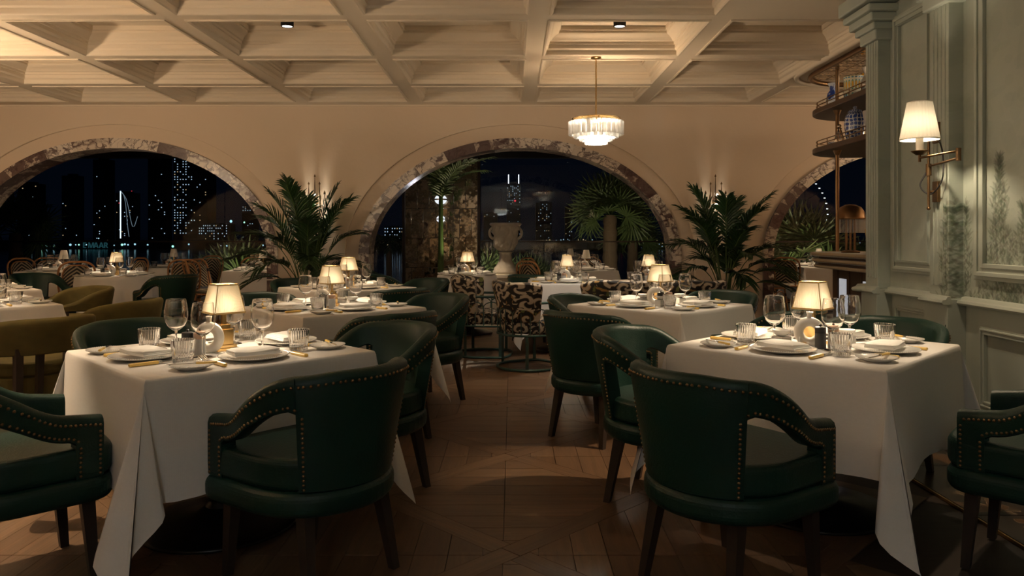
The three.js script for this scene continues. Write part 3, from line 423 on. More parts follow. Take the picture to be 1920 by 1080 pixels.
// --- antique mirror pier
{
  const x0 = -1.87, x1 = -.57, d = 12.92, top = 2.62, t = thing('mirror_pier', 'antique mirror panelled pier with bronze frame in the veranda', 'mirror', [0, 0, d]);
  part('core', box(x1 - x0, top, .12, (x0 + x1) / 2, top / 2, -.07), M.dark, t);
  for (const x of [x0, x1]) part('frame', rbox(.05, top, .10, .006, x, top / 2, .01), M.darkFrame, t);
  const ys = [.06, .38, .70, 1.21, 1.72, 2.23, 2.60]; const r = rng(8);
  for (let j = 0; j + 1 < ys.length; j++) { const n = 6, w = (x1 - x0 - .05) / n, off = j % 2 ? w / 2 : 0; for (let i = 0; i <= n; i++) { const a = Math.max(x0 + .025, x0 + .025 + i * w - off), b = Math.min(x1 - .025, x0 + .025 + (i + 1) * w - off); if (b - a < .03) continue; const g = rbox(b - a - .003, ys[j + 1] - ys[j] - .003, .012, .005, (a + b) / 2, (ys[j] + ys[j + 1]) / 2, .0, 2); const u = boxUV(g); for (let k = 0, o = r() * 3; k < u.attributes.uv.count; k++) u.attributes.uv.setXY(k, u.attributes.uv.getX(k) * .8 + o, u.attributes.uv.getY(k) * .8 + o); part('mirror_panel', u, M.mirror, t); } }
}
// --- glowing globes on the mirror
[[1.87, .105, 'large opal globe wall light with bronze band on the mirror'], [1.535, .075, 'small pale glowing globe lower on the mirror']].forEach(([y, r, l]) => {
  const t = thing('globe_light', l, 'lamp', [-1.22, y, 12.78], 0, 'globe lights on the mirror pier');
  part('globe', new THREE.SphereGeometry(r, 24, 14).scale(1, .8, 1), glow([.80, .84, .9], 1.1), t); part('band', new THREE.CylinderGeometry(r * 1.02, r * 1.02, r * .22, 28), M.bronze, t); part('mount', turned(cyl(.02, .02, .12, 10), Math.PI / 2).translate(0, 0, -.08), M.bronze, t);
  const L = new THREE.PointLight(new THREE.Color(.9, .93, 1), POWER.globe, 0, 2); L.position.set(0, 0, r + .02); L.castShadow = true; t.add(L);
});
// --- stone urn on pedestal
{
  const t = thing('stone_urn', 'carved pale stone urn on a pedestal in the centre arch', 'urn', [-.10, 0, 11.6]);
  part('plinth', join(rbox(.46, .62, .46, .01, 0, .31, 0), rbox(.50, .06, .5, .01, 0, .63, 0)), M.stone, t);
  part('pedestal', boxUV(lathe([[.0, .66], [.20, .66], [.20, .70], [.18, .72], [.18, .75], [.15, .78], [.105, .86], [.09, .95], [.10, .99], [.12, 1.0], [0, 1.0]], 32)), M.stone, t);
  const nz = (a, y) => fbm(a * 5 + 3, y * 13, 3) - .5, prof = [[.05, 1.0], [.12, 1.02], [.165, 1.07], [.185, 1.14], [.185, 1.24], [.20, 1.33], [.215, 1.38], [.225, 1.41]];
  const body = gridGeo(60, 22, (u, v) => { const k = v * (prof.length - 1), i = Math.min(prof.length - 2, Math.floor(k)), f = k - i, R = lerp(prof[i][0], prof[i + 1][0], f), y = lerp(prof[i][1], prof[i + 1][1], f), a = u * 6.2832, b = smooth(.12, .3, v) * smooth(1, .85, v) * .055 * (nz(Math.min(u, 1 - u) * 6, y) * 1.6 + .25 * Math.sin(a * 6) * Math.sin(y * 30)); return [(R + b) * Math.cos(a), y, (R + b) * Math.sin(a)]; });
  part('bowl', boxUV(body), M.stone, t); part('rim', boxUV(lathe([[.20, 1.40], [.235, 1.405], [.248, 1.42], [.248, 1.435], [.235, 1.45], [.20, 1.45], [.17, 1.36], [0, 1.34]], 40)), M.stone, t);
  for (const s of [-1, 1]) { part('handle', tube([[s * .19, 1.2, 0], [s * .235, 1.24, .01], [s * .245, 1.32, .02], [s * .21, 1.37, 0]], .022, 14, 7), M.stone, t); }
}
// ------------------------------------------------------------------ bar with hanging shelves
{
  const x0 = 3.2, x1 = 4.25, d0 = 5.75, d1 = 8.35;
  const stad = (g, dd0 = d0) => { const s = new THREE.Shape(), a = x0 - g, b = x1 + g, r = (b - a) / 2; s.moveTo(a, dd0); s.lineTo(a, d1 + g - r); s.absarc((a + b) / 2, d1 + g - r, r, Math.PI, 0, true); s.lineTo(b, dd0); s.closePath(); return s; };
  const slab = (g, y, h, bev = .01) => new THREE.ExtrudeGeometry(stad(g), { depth: h, bevelEnabled: bev > 0, bevelSize: bev, bevelThickness: bev, bevelSegments: 3, curveSegments: 24 }).rotateX(-Math.PI / 2).translate(0, y, 0);
  const bar_ = thing('bar_counter', 'rounded dark wood bar with bamboo edged top behind the green wall', 'bar', [0, 0, 0]);
  part('body', boxUV(slab(-.19, 0, .92, 0)), M.bar, bar_);
  const loop = (g, y) => { const p = []; const a = x0 - g, b = x1 + g, r = (b - a) / 2; p.push([a, y, -d0]); p.push([a, y, -(d1 + g - r)]); for (let k = 1; k <= 16; k++) { const t = Math.PI * (1 - k / 16); p.push([(a + b) / 2 + r * Math.cos(t), y, -(d1 + g - r + r * Math.sin(t))]); } p.push([b, y, -d0]); return p; };
  part('counter_top', boxUV(slab(0, 1.045, .02)), M.frosted, bar_); part('counter_shelf', boxUV(slab(-.03, .98, .02)), M.frosted, bar_); part('counter_core', boxUV(slab(-.05, .92, .12, 0)), M.bar, bar_);
  for (const [g, y] of [[.012, 1.06], [.0, .995], [-.02, .93]]) { part('bamboo_edge', tube(loop(g, y), .017, 90, 8), M.bamboo, bar_); }
  for (let k = 0; k < 8; k++) part('pilaster_strip', rbox(.03, .9, .05, .004, x0 + .19, .46, -(5.95 + k * .26)), M.bar, bar_);
  for (let k = 0; k < 4; k++) part('panel_light', rbox(.012, .62, .15, .003, x0 + .185, .5, -(6.08 + k * .52)), M.backlit, bar_, 'backlit white textured glass panel');
  const sh = thing('hanging_shelf', 'two-tier bronze and wood bar shelf hung from the ceiling', 'shelf', [0, 0, 0]);
  for (const y of [2.13, 2.54]) { part('shelf_board', boxUV(slab(.0, y, .035)), M.bar, sh); for (const h of [.05, .085]) part('gallery_rail', tube(loop(-.03, y + .035 + h), .006, 80, 6), M.bronze, sh); for (let k = 0; k < 9; k++) part('rail_post', cyl(.005, .005, .085, 6, x0 + .03, y + .08, -(5.9 + k * .25)), M.bronze, sh); }
  for (const [x, d] of [[x0 + .12, 7.62], [x0 + .12, 6.3], [x1 - .12, 7.62], [x1 - .12, 6.3]]) { const c = part('post', cyl(.019, .019, H - 1.09, 12, x, (H + 1.09) / 2, -d), M.bronze, sh); for (const y of [2.06, 2.47]) part('collar', cyl(.045, .022, .06, 14, x, y + .04, -d), M.bronze, c); }
  const ring = thing('ceiling_ring', 'bronze oval ceiling ring with mirror tiles above the bar shelf', 'ceiling ring', [0, 0, 0]);
  part('frame', tube(loop(.03, H - .02), .028, 90, 8), M.bronze, ring); part('moulding', tube(loop(.17, H - .004), .03, 90, 8), M.ceiling, ring, 'cream plaster moulding');
  for (let i = 0; i < 5; i++) for (let j = 0; j < 11; j++) { const x = x0 + .12 + i * .2, d = 5.85 + j * .22; if (Math.hypot(x - 3.72, Math.max(0, d - 7.85)) > .5) continue; part('mirror_tile', rbox(.19, .008, .21, .003, x, H - .012, -d), M.mirror, ring); }
  // shelf display: vases
  const V = (name, label, pts, m, x, y, d, seg = 24) => { const t = thing(name, label, 'vase', [x, y, d], 0, 'vases on the bar shelves'); part('body', lathe(pts, seg), m, t); return t; };
  const yU = 2.576, yL = 2.166;
  V('porcelain_vase', 'tall blue and white porcelain vase at end of upper shelf', [[0, 0], [.05, 0], [.058, .04], [.065, .1], [.05, .17], [.028, .2], [.03, .24], [.052, .275], [.05, .277], [0, .25]], M.vaseFloral, 3.37, yU, 7.85);
  V('majolica_jar', 'patterned yellow and blue majolica jar on upper shelf', [[0, 0], [.085, 0], [.09, .03], [.09, .2], [.095, .22], [.088, .225], [0, .2]], M.vaseMajolica, 3.33, yU, 7.28);
  const a = V('amber_jar', 'amber lidded jar behind majolica jar on upper shelf', [[0, 0], [.05, 0], [.075, .05], [.07, .14], [.04, .18], [.03, .2], [0, .2]], M.amber, 3.48, yU, 7.40); part('lid', lathe([[.045, .2], [.04, .23], [.012, .25], [.02, .27], [0, .29]], 18), M.amber, a);
  V('silver_vase', 'crackled silver vase on upper shelf by the green wall', [[0, 0], [.06, 0], [.085, .08], [.06, .15], [.045, .18], [.07, .24], [.05, .25], [0, .22]], M.lead, 3.33, yU, 6.95);
  const b = V('ginger_jar', 'large blue and white ginger jar on lower shelf', [[0, 0], [.07, 0], [.085, .05], [.10, .17], [.085, .25], [.06, .28], [0, .28]], M.vaseBlue, 3.33, yL, 7.25); part('lid', lathe([[.068, .28], [.06, .30], [.015, .315], [.02, .335], [0, .345]], 20), M.vaseBlue, b);
  V('pleated_vase', 'silver pleated vase on lower shelf by the green wall', [[0, 0], [.045, 0], [.05, .1], [.075, .24], [.07, .243], [.04, .1], [0, .02]], M.lead, 3.33, yL, 6.92, 12);
  const dc = thing('glass_decanter', 'cut glass decanter left of the ginger jar', 'decanter', [3.31, yL, 7.55]); part('body', lathe([[0, 0], [.045, 0], [.05, .06], [.03, .12], [.02, .16], [.024, .17], [0, .17]], 12), M.glass, dc); part('stopper', new THREE.SphereGeometry(.022, 10, 8).translate(0, .19, 0), M.glass, dc);
  const wb = thing('white_box', 'small white porcelain box at end of lower shelf', 'box', [3.42, yL, 7.93]); part('body', rbox(.11, .06, .08, .008, 0, .03, 0), M.porcelain, wb); part('lid', rbox(.115, .018, .085, .006, 0, .07, 0), M.vaseFloral, wb);
  for (const [y, n, w] of [[2.538, 'upper shelf board', .05], [H - .02, 'mirrored ceiling ring', .10]]) { const l = thing('unseen_shelf_light', `unseen light strip lighting the vases under the ${n} of the bar`, 'light strip', [0, 0, 0]); part('light_strip', box(w, .006, 1.9, x0 + (w > .06 ? .56 : .22), y - .003, -6.95), glow([1, .9, .74], 1.2), l); const L = new THREE.RectAreaLight(new THREE.Color(1, .88, .7), POWER.shelf, w, 1.9); L.position.set(x0 + (w > .06 ? .56 : .22), y - .008, -6.95); L.rotation.x = -Math.PI / 2; l.add(L); }  // light strips out of view, placed to light the vases from above
  // mushroom lamp with fringe
  const ml = thing('mushroom_lamp', 'copper mushroom lamp with bead fringe standing on the bar', 'lamp', [3.50, 1.075, 7.72]);
  part('dome', lathe([[0, .50], [.05, .495], [.10, .47], [.135, .42], [.148, .36], [.15, .345], [.142, .345], [.128, .41], [0, .485]], 32), M.bronze, ml);
  { const gs = []; for (let k = 0; k < 60; k++) { const t = k / 60 * 6.283; gs.push(cyl(.0035, .0035, .14, 4, .138 * Math.cos(t), .275, .138 * Math.sin(t))); } const fr = part('fringe', mergeGeometries(gs), M.pale, ml); fr.userData.kind = 'stuff'; }
  for (const s of [-.042, 0, .042]) part('stem', cyl(.013, .013, .33, 10, s, .18, 0), M.bronze, ml); part('base', lathe([[0, 0], [.09, 0], [.092, .015], [.06, .025], [0, .025]], 24), M.bronze, ml);
  const jug = thing('brass_jug', 'polished brass jug on the bar beside the green wall', 'jug', [3.42, 1.075, 6.95]); part('body', lathe([[0, 0], [.06, 0], [.085, .06], [.08, .14], [.04, .22], [.045, .28], [.06, .3], [.05, .3], [0, .25]], 24), M.brass, jug); part('handle', tube([[-.05, .27, 0], [-.12, .24, 0], [-.11, .14, 0], [-.08, .1, 0]], .009, 14, 6), M.brass, jug);
}

// ------------------------------------------------------------------ lamps of the room
function disc(r, m) { return m; }
const downs = [[CX0 + CW / 2 - 2 * PX, 6.5, 'slim black ceiling downlight in the left coffer'], [CX0 + CW / 2, 6.5, 'slim black ceiling downlight in the right coffer']];
const hidden = [[1.95, 3.75], [CX0 + CW / 2 - 3 * PX, 3.9], [CX0 + CW / 2 - 4 * PX, 6.5]];  // downlights out of view, placed to light the front and left tables
function downlight(x, y, d, label, group, power = POWER.downlight, h = .075) {
  const t = thing('ceiling_downlight', label, 'downlight', [x, y, d], 0, group);
  const gs = []; for (let k = 0; k < 24; k++) { const a = k / 24 * 6.283; gs.push(box(.004, h, .004, .052 * Math.cos(a), h / 2, .052 * Math.sin(a))); } part('housing', join(lathe([[.044, 0], [.052, 0], [.052, h], [0, h]], 28), ...gs), M.blackMetal, t);
  part('lens_light', cyl(.044, .044, .004, 24, 0, .006, 0), glow([1, .93, .82], 4), t);
  const L = new THREE.SpotLight(new THREE.Color(1, .74, .47), power, 0, group ? .42 : .62, .55, 2); L.position.set(0, -.004, 0); L.target.position.set(0, -3, 0); L.shadow.radius = 1.5; L.castShadow = true; t.add(L); t.add(L.target); return t;
}
downs.forEach(([x, d, l]) => downlight(x, H + .235 - .13, d, l, undefined, POWER.downlight, .13));
hidden.forEach(([x, d], i) => downlight(x, d > 3 && d < 5 && x < 1 ? H + .235 - .075 : x < -4 ? H + .235 - .075 : H - .075, d, ['unseen black downlight above the right front table', 'unseen black downlight above the left chairs', 'unseen black downlight above the far left tables'][i]));
[[-6.4, 11.2, 'left'], [-3.9, 11.2, 'pier'], [1.1, 11.4, 'centre'], [5.1, 12.1, 'right'], [-.62, 11.0, 'urn side']].forEach(([x, d, s]) => downlight(x, 2.675, d, `unseen black downlight in the veranda soffit over the ${s} table`, 'unseen veranda downlights', POWER.unseenVerandaSpot * (d === 11 ? 2.3 : 1)));  // soffit lamps out of view, placed to brighten the veranda chairs and urn
[[-1.294, 3.25, 'left front'], [1.37, 3.43, 'right front'], [-1.275, 5.1, 'second left'], [1.08, 5.1, 'second right'], [-3.95, 5.2, 'olive chair']].forEach(([x, d, s], i) => {  // ceiling spots out of view, placed to light the table tops
  const t = thing('unseen_pinspot', `unseen recessed ceiling spot placed to light the ${s} table`, 'spotlight', [x, H, d], 0, 'unseen recessed pinspots'); part('trim_ring', lathe([[.022, -.004], [.034, -.004], [.034, .0], [.022, .0]], 20), M.blackMetal, t); part('lens_light', cyl(.022, .022, .003, 18, 0, -.0015, 0), glow([1, .9, .75], 3), t);
  const L = new THREE.SpotLight(new THREE.Color(1, .84, .63), POWER.unseen_pinspot, 0, .30, .5, 2); L.position.set(0, -.008, 0); L.target.position.set(0, -2.2, i > 1 && i < 4 ? -.25 : 0); L.shadow.radius = 1; L.castShadow = true; t.add(L); t.add(L.target); });
// two narrow spots out of view, placed to cast the pools on the floor
[[2.30, 4.0, .55, 3.95, 'between the right hand tables'], [-3.0, 3.35, -2.0, 3.05, 'beside the left front table']].forEach(([x, d, tx, td, s]) => {
  const t = thing('unseen_adjustable_spot', `unseen black ceiling spotlight placed to light the floor ${s}`, 'spotlight', [x, H, d], 0, 'unseen ceiling spots'); part('mount', cyl(.03, .03, .02, 16, 0, -.01, 0), M.blackMetal, t); part('head', lathe([[0, -.02], [.03, -.02], [.036, -.09], [.03, -.092], [.024, -.07], [0, -.07]], 20), M.blackMetal, t); part('lens_light', cyl(.024, .024, .003, 16, 0, -.072, 0), glow([1, .9, .75], 3), t);
  const L = new THREE.SpotLight(new THREE.Color(1, .76, .50), POWER.floorSpot, 0, .23, .5, 2); L.position.set(0, -.10, 0); L.target.position.set(tx - x, -H, -(td - d)); L.shadow.radius = 1; L.castShadow = true; t.add(L); t.add(L.target); });
// chandelier with tiers of glass tubes
function chandelier(x, y, d, label, power = POWER.chandelier, tint = AMBER, up = .93) {
  const t = thing('glass_chandelier', label, 'chandelier', [x, 0, d], 0, 'tiered glass chandeliers');
  part('canopy', lathe([[0, H], [.05, H], [.05, H - .012], [.03, H - .02], [0, H - .02]], 20), M.brass, t); part('rod', cyl(.007, .007, H - y - .13, 8, 0, (H + y + .11) / 2, 0), M.brass, t); part('hub', cyl(.012, .012, .03, 10, 0, y + .108, 0), M.blackMetal, t);
  part('frame', join(...[[.24, .11], [.19, .06], [.14, .03], [.09, 0]].map(([r, yy]) => new THREE.TorusGeometry(r, .005, 5, 40).rotateX(Math.PI / 2).translate(0, y + yy, 0)), box(.48, .006, .01, 0, y + .11, 0), box(.01, .006, .48, 0, y + .11, 0)), M.brass, t);
  const deep = up < .9; part('added_baffle', !deep ? lathe([[0, y + .118], [.20, y + .116], [.27, y + .128], [.272, y + .132], [.20, y + .122], [0, y + .124]], 40) : lathe([[0, y + .096], [.20, y + .096], [.234, y + .140], [.231, y + .140], [.197, y + .099], [0, y + .099]], 40), M.brass, t);  // added baffle, keeps the upper lamp from shining down on the room
  const tubeG = (h) => { const p = [[.019, 0], [.021, .004], [.0205, h / 2], [.021, h - .004], [.019, h], [.016, h - .004], [.016, .004], [.019, 0]]; return lathe(p, 8); };
  const tiers = [[.245, .13, -.02, 32], [.195, .10, -.045, 26], [.14, .09, -.075, 18], [.09, .08, -.108, 12]];
  tiers.forEach(([r, h, yy, n]) => { const g = tubeG(h); for (let k = 0; k < n; k++) { const a = (k + .5 * (n % 4)) / n * 6.2832; const m = part('glass_tube', g, M.pale, t); m.position.set(r * Math.cos(a), y + yy, r * Math.sin(a)); } });
  for (let k = 0; k < 4; k++) { const a = k * 1.571 + .4, b = part('bulb_light', new THREE.SphereGeometry(.022, 10, 8), glow([1, .88, .66], 10), t); b.position.set(.12 * Math.cos(a), y + .07, .12 * Math.sin(a)); }
  const L = new THREE.PointLight(new THREE.Color(...tint), power * up, 0, 2); L.position.set(deep ? .04 : 0, y + (deep ? .122 : .16), 0); L.shadow.radius = deep ? .8 : 5; L.castShadow = true; t.add(L);
  const L2 = new THREE.PointLight(new THREE.Color(...(tint === AMBER ? [1, .92, .80] : tint)), power * (1 - up), 0, 2); L2.position.set(0, y + .03, 0); L2.shadow.radius = 2; L2.castShadow = true; t.add(L2);
}
chandelier(.807, 2.235, 7.17, 'tiered clear glass chandelier hanging from the coffered ceiling', POWER.mainChandelier, AMBER, .26);
chandelier(-5.4, 1.92, 5.9, 'unseen tiered glass chandelier beyond the left picture edge, placed to light the ceiling'); chandelier(-3.3, 1.92, 3.2, 'unseen tiered glass chandelier above the olive chairs, placed to light the ceiling'); chandelier(6.4, 2.0, 7.6, 'unseen tiered glass chandelier beyond the bar, placed to light the ceiling', POWER.chandelier * .8); chandelier(-.4, 2.1, -1.6, 'unseen tiered glass chandelier behind the viewpoint, placed to light the front tablecloths', POWER.rear, [.74, .89, 1.0], .12);  // all out of view; three placed for the ceiling, the last for the front cloths
// glass sconces on the piers
[[-2.56, 'left'], [2.64, 'right']].forEach(([x, s], i) => {
  const t = thing('glass_wall_sconce', `wall sconce of tall glass spires behind the ${s} kentia palm`, 'sconce', [x, 1.66, WALL - .05], 0, 'glass sconces on the piers');
  part('back_plate', rbox(.06, .2, .02, .006, 0, 0, .005), M.agedBrass, t);
  [[0, .06, .36], [-.07, .09, .26], [.07, .09, .26], [-.13, .07, .15], [.13, .07, .15]].forEach(([px, pz, h]) => { const g = part('glass_spire', lathe([[.0, -.12], [.02, -.1], [.028, -.04], [.016, .02], [.026, .07], [.02, .12], [.008, .16], [.004, h - .04], [0, h - .03]], 14), M.glass, t); g.position.set(px, 0, pz); part('rod', cyl(.004, .004, h * .7, 6, 0, h * .6, 0), M.agedBrass, g); part('finial', lathe([[0, h + .03], [.014, h], [.004, h - .01], [0, h - .02]], 10), M.agedBrass, g); });
  part('bulb_light', new THREE.SphereGeometry(.018, 10, 8).translate(0, -.01, .1), glow([1, .9, .75], 12), t); part('bulb_light', new THREE.SphereGeometry(.014, 10, 8).translate(.01, .12, .1), glow([1, .9, .75], 8), t);
  const L = new THREE.PointLight(new THREE.Color(1, .88, .70), POWER.wallSconce * (i ? .6 : 1.4), 0, 2); L.position.set(.0, -.01, .13); L.castShadow = true; t.add(L);
});
// swing-arm sconce on the green wall
{
  const X = GREEN - .004, d = 4.50, t = thing('swing_arm_sconce', 'brass swing-arm wall lamp with pleated cream shade on green wall', 'sconce', [0, 0, 0]);
  for (const y of [1.87, 1.515]) part('mount_plate', rbox(.022, .125, .055, .003, X - .008, y, -d), M.agedBrass, t);
  part('upright_rod', cyl(.008, .008, .56, 10, X - .055, 1.70, -d), M.agedBrass, t); for (const y of [1.87, 1.515]) part('bracket', bar([X, y, -d], [X - .055, y, -d], .008), M.agedBrass, t); part('bottom_knob', new THREE.SphereGeometry(.012, 10, 8).translate(X - .055, 1.415, -d), M.agedBrass, t);
  const el = [X - .15, 1.690, -4.04], lp = [X - .235, 1.690, -4.27];
  part('arm', bar([X - .055, 1.668, -d], [el[0], el[1] - .02, el[2]], .0065), M.agedBrass, t); part('arm', bar([el[0], el[1] + .02, el[2]], [lp[0], lp[1] + .005, lp[2]], .0065), M.agedBrass, t); part('elbow', cyl(.014, .014, .07, 12, ...el), M.agedBrass, t); part('collar', cyl(.016, .016, .07, 12, X - .055, 1.648, -d), M.agedBrass, t);
  part('cord', tube([[X - .02, 1.86, -d + .03], [X - .02, 1.72, -d + .09], [X - .03, 1.57, -d + .09], [X - .05, 1.50, -d], [X - .09, 1.55, -d - .03], [X - .07, 1.63, -d]], .005, 40, 6), M.dark, t);
  const y0 = 1.712; part('drip_pan', lathe([[0, y0], [.02, y0], [.045, y0 + .02], [.047, y0 + .024], [.015, y0 + .012], [0, y0 + .012]], 22).translate(lp[0], 0, lp[2]), M.agedBrass, t); part('candle_sleeve', cyl(.021, .021, .085, 18, lp[0], y0 + .06, lp[2]), M.porcelain, t); part('stem', cyl(.008, .008, .06, 8, lp[0], y0 - .01, lp[2]), M.agedBrass, t);
  const shadeG = gridGeo(128, 6, (u, v) => { const a = u * 6.2832, R = lerp(.103, .065, v) * (1 + .026 * Math.sin(a * 30)); return [lp[0] + R * Math.cos(a), y0 + .088 + .212 * v, lp[2] + R * Math.sin(a)]; });
  const s = part('lamp_shade', shadeG, M.wallShade, t, 'pleated cream fabric shade'); part('shade_trim', join(new THREE.TorusGeometry(.103, .004, 6, 48).rotateX(Math.PI / 2).translate(lp[0], y0 + .088, lp[2]), new THREE.TorusGeometry(.065, .003, 6, 48).rotateX(Math.PI / 2).translate(lp[0], y0 + .30, lp[2])), M.wallShade, s);
  part('bulb_light', new THREE.SphereGeometry(.02, 12, 10).translate(lp[0], y0 + .17, lp[2]), M.bulb, t);
  const L = new THREE.PointLight(new THREE.Color(...WARM), POWER.greenSconce, 0, 2); L.position.set(lp[0], y0 + .17, lp[2]); L.shadow.radius = 1; L.castShadow = true; t.add(L);
}

// ------------------------------------------------------------------ seating
// an upholstered shell lofted along a plan path; bottom and top edge vary along it
function shell(path, S, yb, yt, th, lean, wl) {
  const ring = 16, pos = [], uv = [], idx = [];
  S.forEach((s, i) => {
    const p = path(s), b = yb(s, i), t = yt(s), T = th(s), hT = T / 2, rb = Math.min(hT * .9, (t - b) / 3);
    const prof = []; const ys = [b + rb * .25, lerp(b, t, .35), lerp(b, t, .7), t - hT];
    for (const y of ys) prof.push([hT, y]); for (let k = 1; k < 5; k++) { const a = Math.PI * k / 5; prof.push([hT * Math.cos(a), t - hT + hT * Math.sin(a)]); } for (const y of ys.slice().reverse()) prof.push([-hT, y]); prof.push([-hT * .7, b], [0, b], [hT * .7, b], [hT, b + rb * .25]);
    prof.forEach(([o, y], k) => { const off = o + lean * Math.max(0, y - .40) * wl(s); pos.push(p.x + p.nx * off, y, p.z + p.nz * off); uv.push(s * 4, (k < 6 ? y : -y) * 4); });
  });
  const n = S.length, R = ring;
  for (let i = 0; i + 1 < n; i++) for (let k = 0; k + 1 < R; k++) { const a = i * R + k, c = a + R; idx.push(a, c, a + 1, a + 1, c, c + 1); }
  for (const e of [0, n - 1]) for (let k = 1; k + 2 < R; k++) e ? idx.push(e * R, e * R + k, e * R + k + 1) : idx.push(0, k + 1, k);
  const g = new THREE.BufferGeometry(); g.setAttribute('position', new THREE.Float32BufferAttribute(pos, 3)); g.setAttribute('uv', new THREE.Float32BufferAttribute(uv, 2)); g.setIndex(idx); return toCreasedNormals(g, .75);
}
function uPath(a, rz, zc, front) { // from front right round the back to front left; s in metres from the middle of the back
  const pts = []; for (let k = 0; k <= 10; k++) pts.push([a - .012 * (1 - k / 10), lerp(front, zc, k / 10)]); for (let k = 1; k <= 40; k++) { const t = Math.PI * k / 40; pts.push([a * Math.cos(t), zc + rz * Math.sin(t)]); } for (let k = 1; k <= 10; k++) pts.push([-a + .012 * (k / 10), lerp(zc, front, k / 10)]);
  const L = [0]; for (let i = 1; i < pts.length; i++) L.push(L[i - 1] + Math.hypot(pts[i][0] - pts[i - 1][0], pts[i][1] - pts[i - 1][1])); const half = L[L.length - 1] / 2;
  const f = s => { const l = clamp(s + half, 0, 2 * half); let i = 1; while (i < L.length - 1 && L[i] < l) i++; const t = (l - L[i - 1]) / (L[i] - L[i - 1]), a0 = pts[Math.max(0, i - 2)], a1 = pts[Math.min(pts.length - 1, i + 1)], tx = a1[0] - a0[0], tz = a1[1] - a0[1], m = Math.hypot(tx, tz); return { x: lerp(pts[i - 1][0], pts[i][0], t), z: lerp(pts[i - 1][1], pts[i][1], t), nx: tz / m, nz: -tx / m }; };
  f.half = half; return f;
}
function footprint(a, rz, zc, front, grow, bow) { const s = new THREE.Shape(); s.moveTo(a + grow, zc); for (let k = 1; k <= 24; k++) { const t = Math.PI * k / 24; s.lineTo((a + grow) * Math.cos(t), zc + (rz + grow) * Math.sin(t)); } s.lineTo(-a - grow, front + .05); s.quadraticCurveTo(-a - grow, front - grow, -a + .06, front - grow - bow * .4); s.quadraticCurveTo(0, front - grow - bow, a - .06, front - grow - bow * .4); s.quadraticCurveTo(a + grow, front - grow, a + grow, front + .05); s.closePath(); return s; }
function slabFrom(shape, y0, h, bev, seg = 4) { return new THREE.ExtrudeGeometry(shape, { depth: h - 2 * bev, bevelEnabled: true, bevelSize: bev, bevelOffset: -bev, bevelThickness: bev, bevelSegments: seg, curveSegments: 10 }).rotateX(Math.PI / 2).translate(0, y0 + h - bev, 0); }
function leg(x0, z0, x1, z1, top, w0 = .046, w1 = .030) { const g = new THREE.BoxGeometry(1, top, 1, 1, 1, 1), p = g.attributes.position; for (let i = 0; i < p.count; i++) { const t = p.getY(i) / top + .5, w = lerp(w1, w0, t); p.setXYZ(i, lerp(x1, x0, t) + p.getX(i) * w, t * top, lerp(z1, z0, t) + p.getZ(i) * w); } g.computeVertexNormals(); return boxUV(g, 2); }

